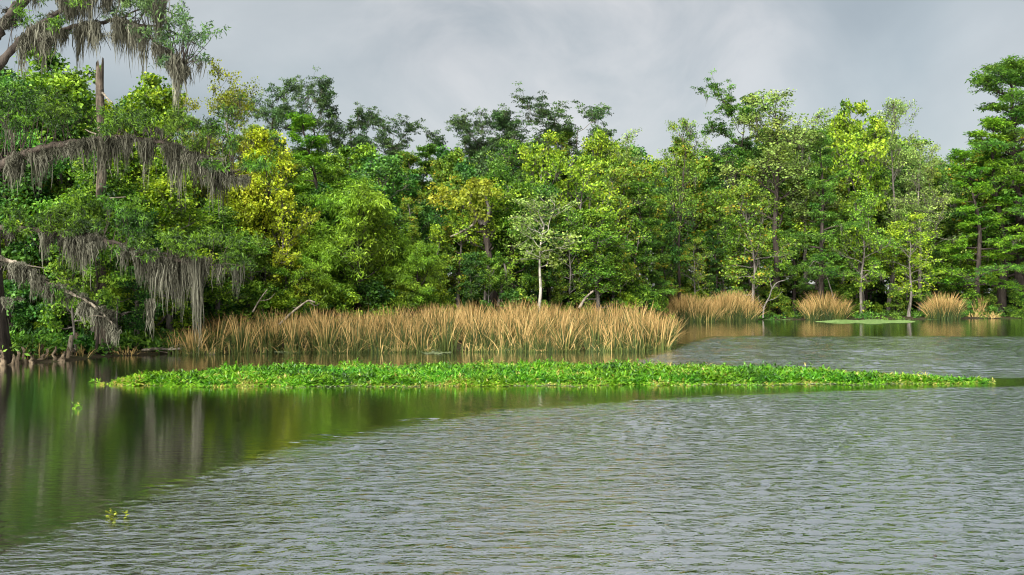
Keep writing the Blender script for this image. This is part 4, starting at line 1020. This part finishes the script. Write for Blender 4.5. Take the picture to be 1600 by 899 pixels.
stick('bare_sapling', [(1192, 497), (1194, 480), (1202, 464), (1206, 452), (1214, 442), (1226, 438)], 98.5, 0.085, 0.035, 'bark_grey', 'crooked pale bare sapling right of the double grass clump', 'sapling', [[(1200, 470), (1212, 466), (1222, 456)], [(1206, 452), (1203, 436), (1205, 420)], [(1194, 484), (1186, 470), (1184, 456)]])
stick('dead_branch', [(1306, 478), (1297, 448), (1288, 420), (1284, 404)], 99.3, 0.06, 0.03, 'bark_grey', 'thin pale bare stem behind the round grass clump', 'sapling', [[(1288, 420), (1274, 408), (1266, 416), (1258, 428)]])
stick('leaning_trunk', [(778, 478), (783, 452), (790, 430), (788, 412)], 67.5, 0.11, 0.07, 'bark', 'grey slanting trunk left of the white-trunked tree', 'dead tree')
old = stick('old_tree', [(773, 480), (770, 440), (764, 405), (760, 372), (752, 348)], 68.5, 0.30, 0.18, 'bark_dark', 'old dark leaning trunk with a bleached broken limb and tufts of golden growth', 'tree')
r0_ = np.array(old.location)
def old_part(nm, pix, ra, rb, mt):
    P = spline([at(a, b, 68.2) for a, b in pix], 5 * len(pix)) - r0_
    V, Q = tubes_to_arrays([(P, np.linspace(ra, rb, len(P)) * (1 + .08 * rk.normal(0, 1, len(P))), 7)], 7)
    part(nm, to_mesh(nm, V, Q, mat=M[mt], smooth=True), old)
old_part('broken_limb', [(752, 346), (746, 341), (738, 352), (722, 362), (704, 370)], 0.13, 0.05, 'dead')
old_part('limb', [(754, 350), (742, 335), (734, 318), (736, 300)], 0.2, 0.08, 'bark')
old_part('limb', [(756, 352), (764, 330), (758, 308), (756, 292)], 0.16, 0.06, 'bark')
A = []
for (x0, y0, rx, ry, c) in ((742, 290, 22, 12, 26), (722, 308, 18, 10, 18), (690, 305, 22, 14, 18), (757, 300, 16, 12, 16), (748, 322, 10, 8, 8), (752, 336, 10, 6, 8)):
    for _ in range(int(c * 0.65)): A.append(at(x0 + rk.normal(0, rx * .6), y0 + rk.normal(0, ry * .6), 68.2 + rk.normal(0, .6)) - r0_)
V, Q, tn = leaves_to_arrays(rk, A, 0.4, 0.28, 34, 0.22, 0.13, 0.7)
part('crown', to_mesh('old_crown', V, Q, mat=M['olive'], attrs={'tint': tn}), old)
stick('driftwood', [(222, 548), (245, 545), (268, 546), (290, 543)], 44.6, 0.07, 0.03, 'dead', 'pale driftwood log lying at the foot of the bank left of the cattails', 'log', [[(262, 546), (278, 540), (292, 537)], [(240, 545), (250, 549), (262, 551)]])
stick('driftwood', [(286, 552), (310, 551.5), (336, 552)], 44.7, 0.05, 0.02, 'dead', 'thin fallen stick at the cattails\' left corner', 'log')
stick('stump', [(107, 562), (109, 545), (112, 524)], 41.5, 0.17, 0.08, 'dead', 'thin pale broken stump standing under the low mossy branch', 'stump', [[(108, 550), (114, 545), (119, 547)]])
stick('stump', [(118, 556), (119, 540), (120, 520)], 42.5, 0.08, 0.05, 'knee', 'slender brown snapped pole right of the pale stump', 'stump')
stick('floating_stick', [(1440, 879), (1450, 874), (1462, 867)], CAM_H * FPX / (873 - HOR), 0.016, 0.008, 'bark_dark', 'thin dark twig floating in the rippled water near the lower right corner', 'twig', Y1=CAM_H * FPX / (868 - HOR))
P_ = []
for px, py, c in ((200, 545, 60), (212, 549, 60), (188, 538, 40), (226, 552, 40), (300, 553, 30)):
    Y = 43.8 + rk.uniform(0, 1.5); P_.append(tussock(rk, (px - 800) / FPX * Y, Y, 0.55, c, 0.4, 0.05, 1.2, 0.85, 0.7))
for px in (1525, 1540, 1552): P_.append(tussock(rk, (px - 800) / FPX * 102.5, 102.5, 0.8, 60, 0.7, 0.08, 1.1, 0.8, 0.6))
for px, Y in ((1528, 104), (1536, 104.5)): P_.append(tussock(rk, (px - 800) / FPX * Y, Y, 2.4, 60, 0.5, 0.08, 0.5, 0.75, 0.3))
for px in np.arange(-6, 130, 9.0):
    b = on_water(px + rk.uniform(-3, 3), np.interp(px, [0, 130], [569, 560]) + rk.uniform(-2, 1)); P_.append(tussock(rk, b[0], b[1], rk.uniform(0.35, 0.8), 16, 0.22, 0.03, 0.8, rk.uniform(0.3, 0.8), 0.35))
reed_object('reed_litter', P_, kind='stuff')
# low herbs on every bank in view
A = []
for px in np.arange(-60, 1660, 3.0):
    for _ in range(2):
        Y = float(edge_Y(px)) + rk.uniform(-4.5, 1.5); x = (px - 800) / FPX * Y
        d = shore_dist(np.array([x]), np.array([Y]))[0]
        if d > 0.15: A.append((x, Y, gz(x, Y) + rk.uniform(0.05, 0.45) * min(1, d)))
for px in np.arange(-40, 280, 2.2):
    Y = 45 - 7 * np.interp(px, [0, 180], [1, 0]) + rk.uniform(-0.6, 2.2); x = (px - 800) / FPX * Y
    if shore_dist(np.array([x]), np.array([Y]))[0] > 0.3: A.append((x, Y, gz(x, Y) + rk.uniform(0.1, 0.7)))
for px in np.arange(1545, 1660, 1.0):
    Y = 104 + rk.uniform(-1, 2); x = (px - 800) / FPX * Y
    A.append((x, Y, gz(x, Y) + rk.uniform(0.1, 0.9)))
V, Q, tn = leaves_to_arrays(rk, A, 0.45, 0.22, 26, 0.22, 0.1, 0.6)
tag(link(bpy.data.objects.new('undergrowth', to_mesh('undergrowth', V, Q, mat=M['cyp_mid'], attrs={'tint': tn}))), kind='stuff')
print('done', round(time.time() - T00, 1), 's', sum(len(m.polygons) for m in bpy.data.meshes), 'faces', sorted([(len(m.polygons), m.name) for m in bpy.data.meshes])[-26:])
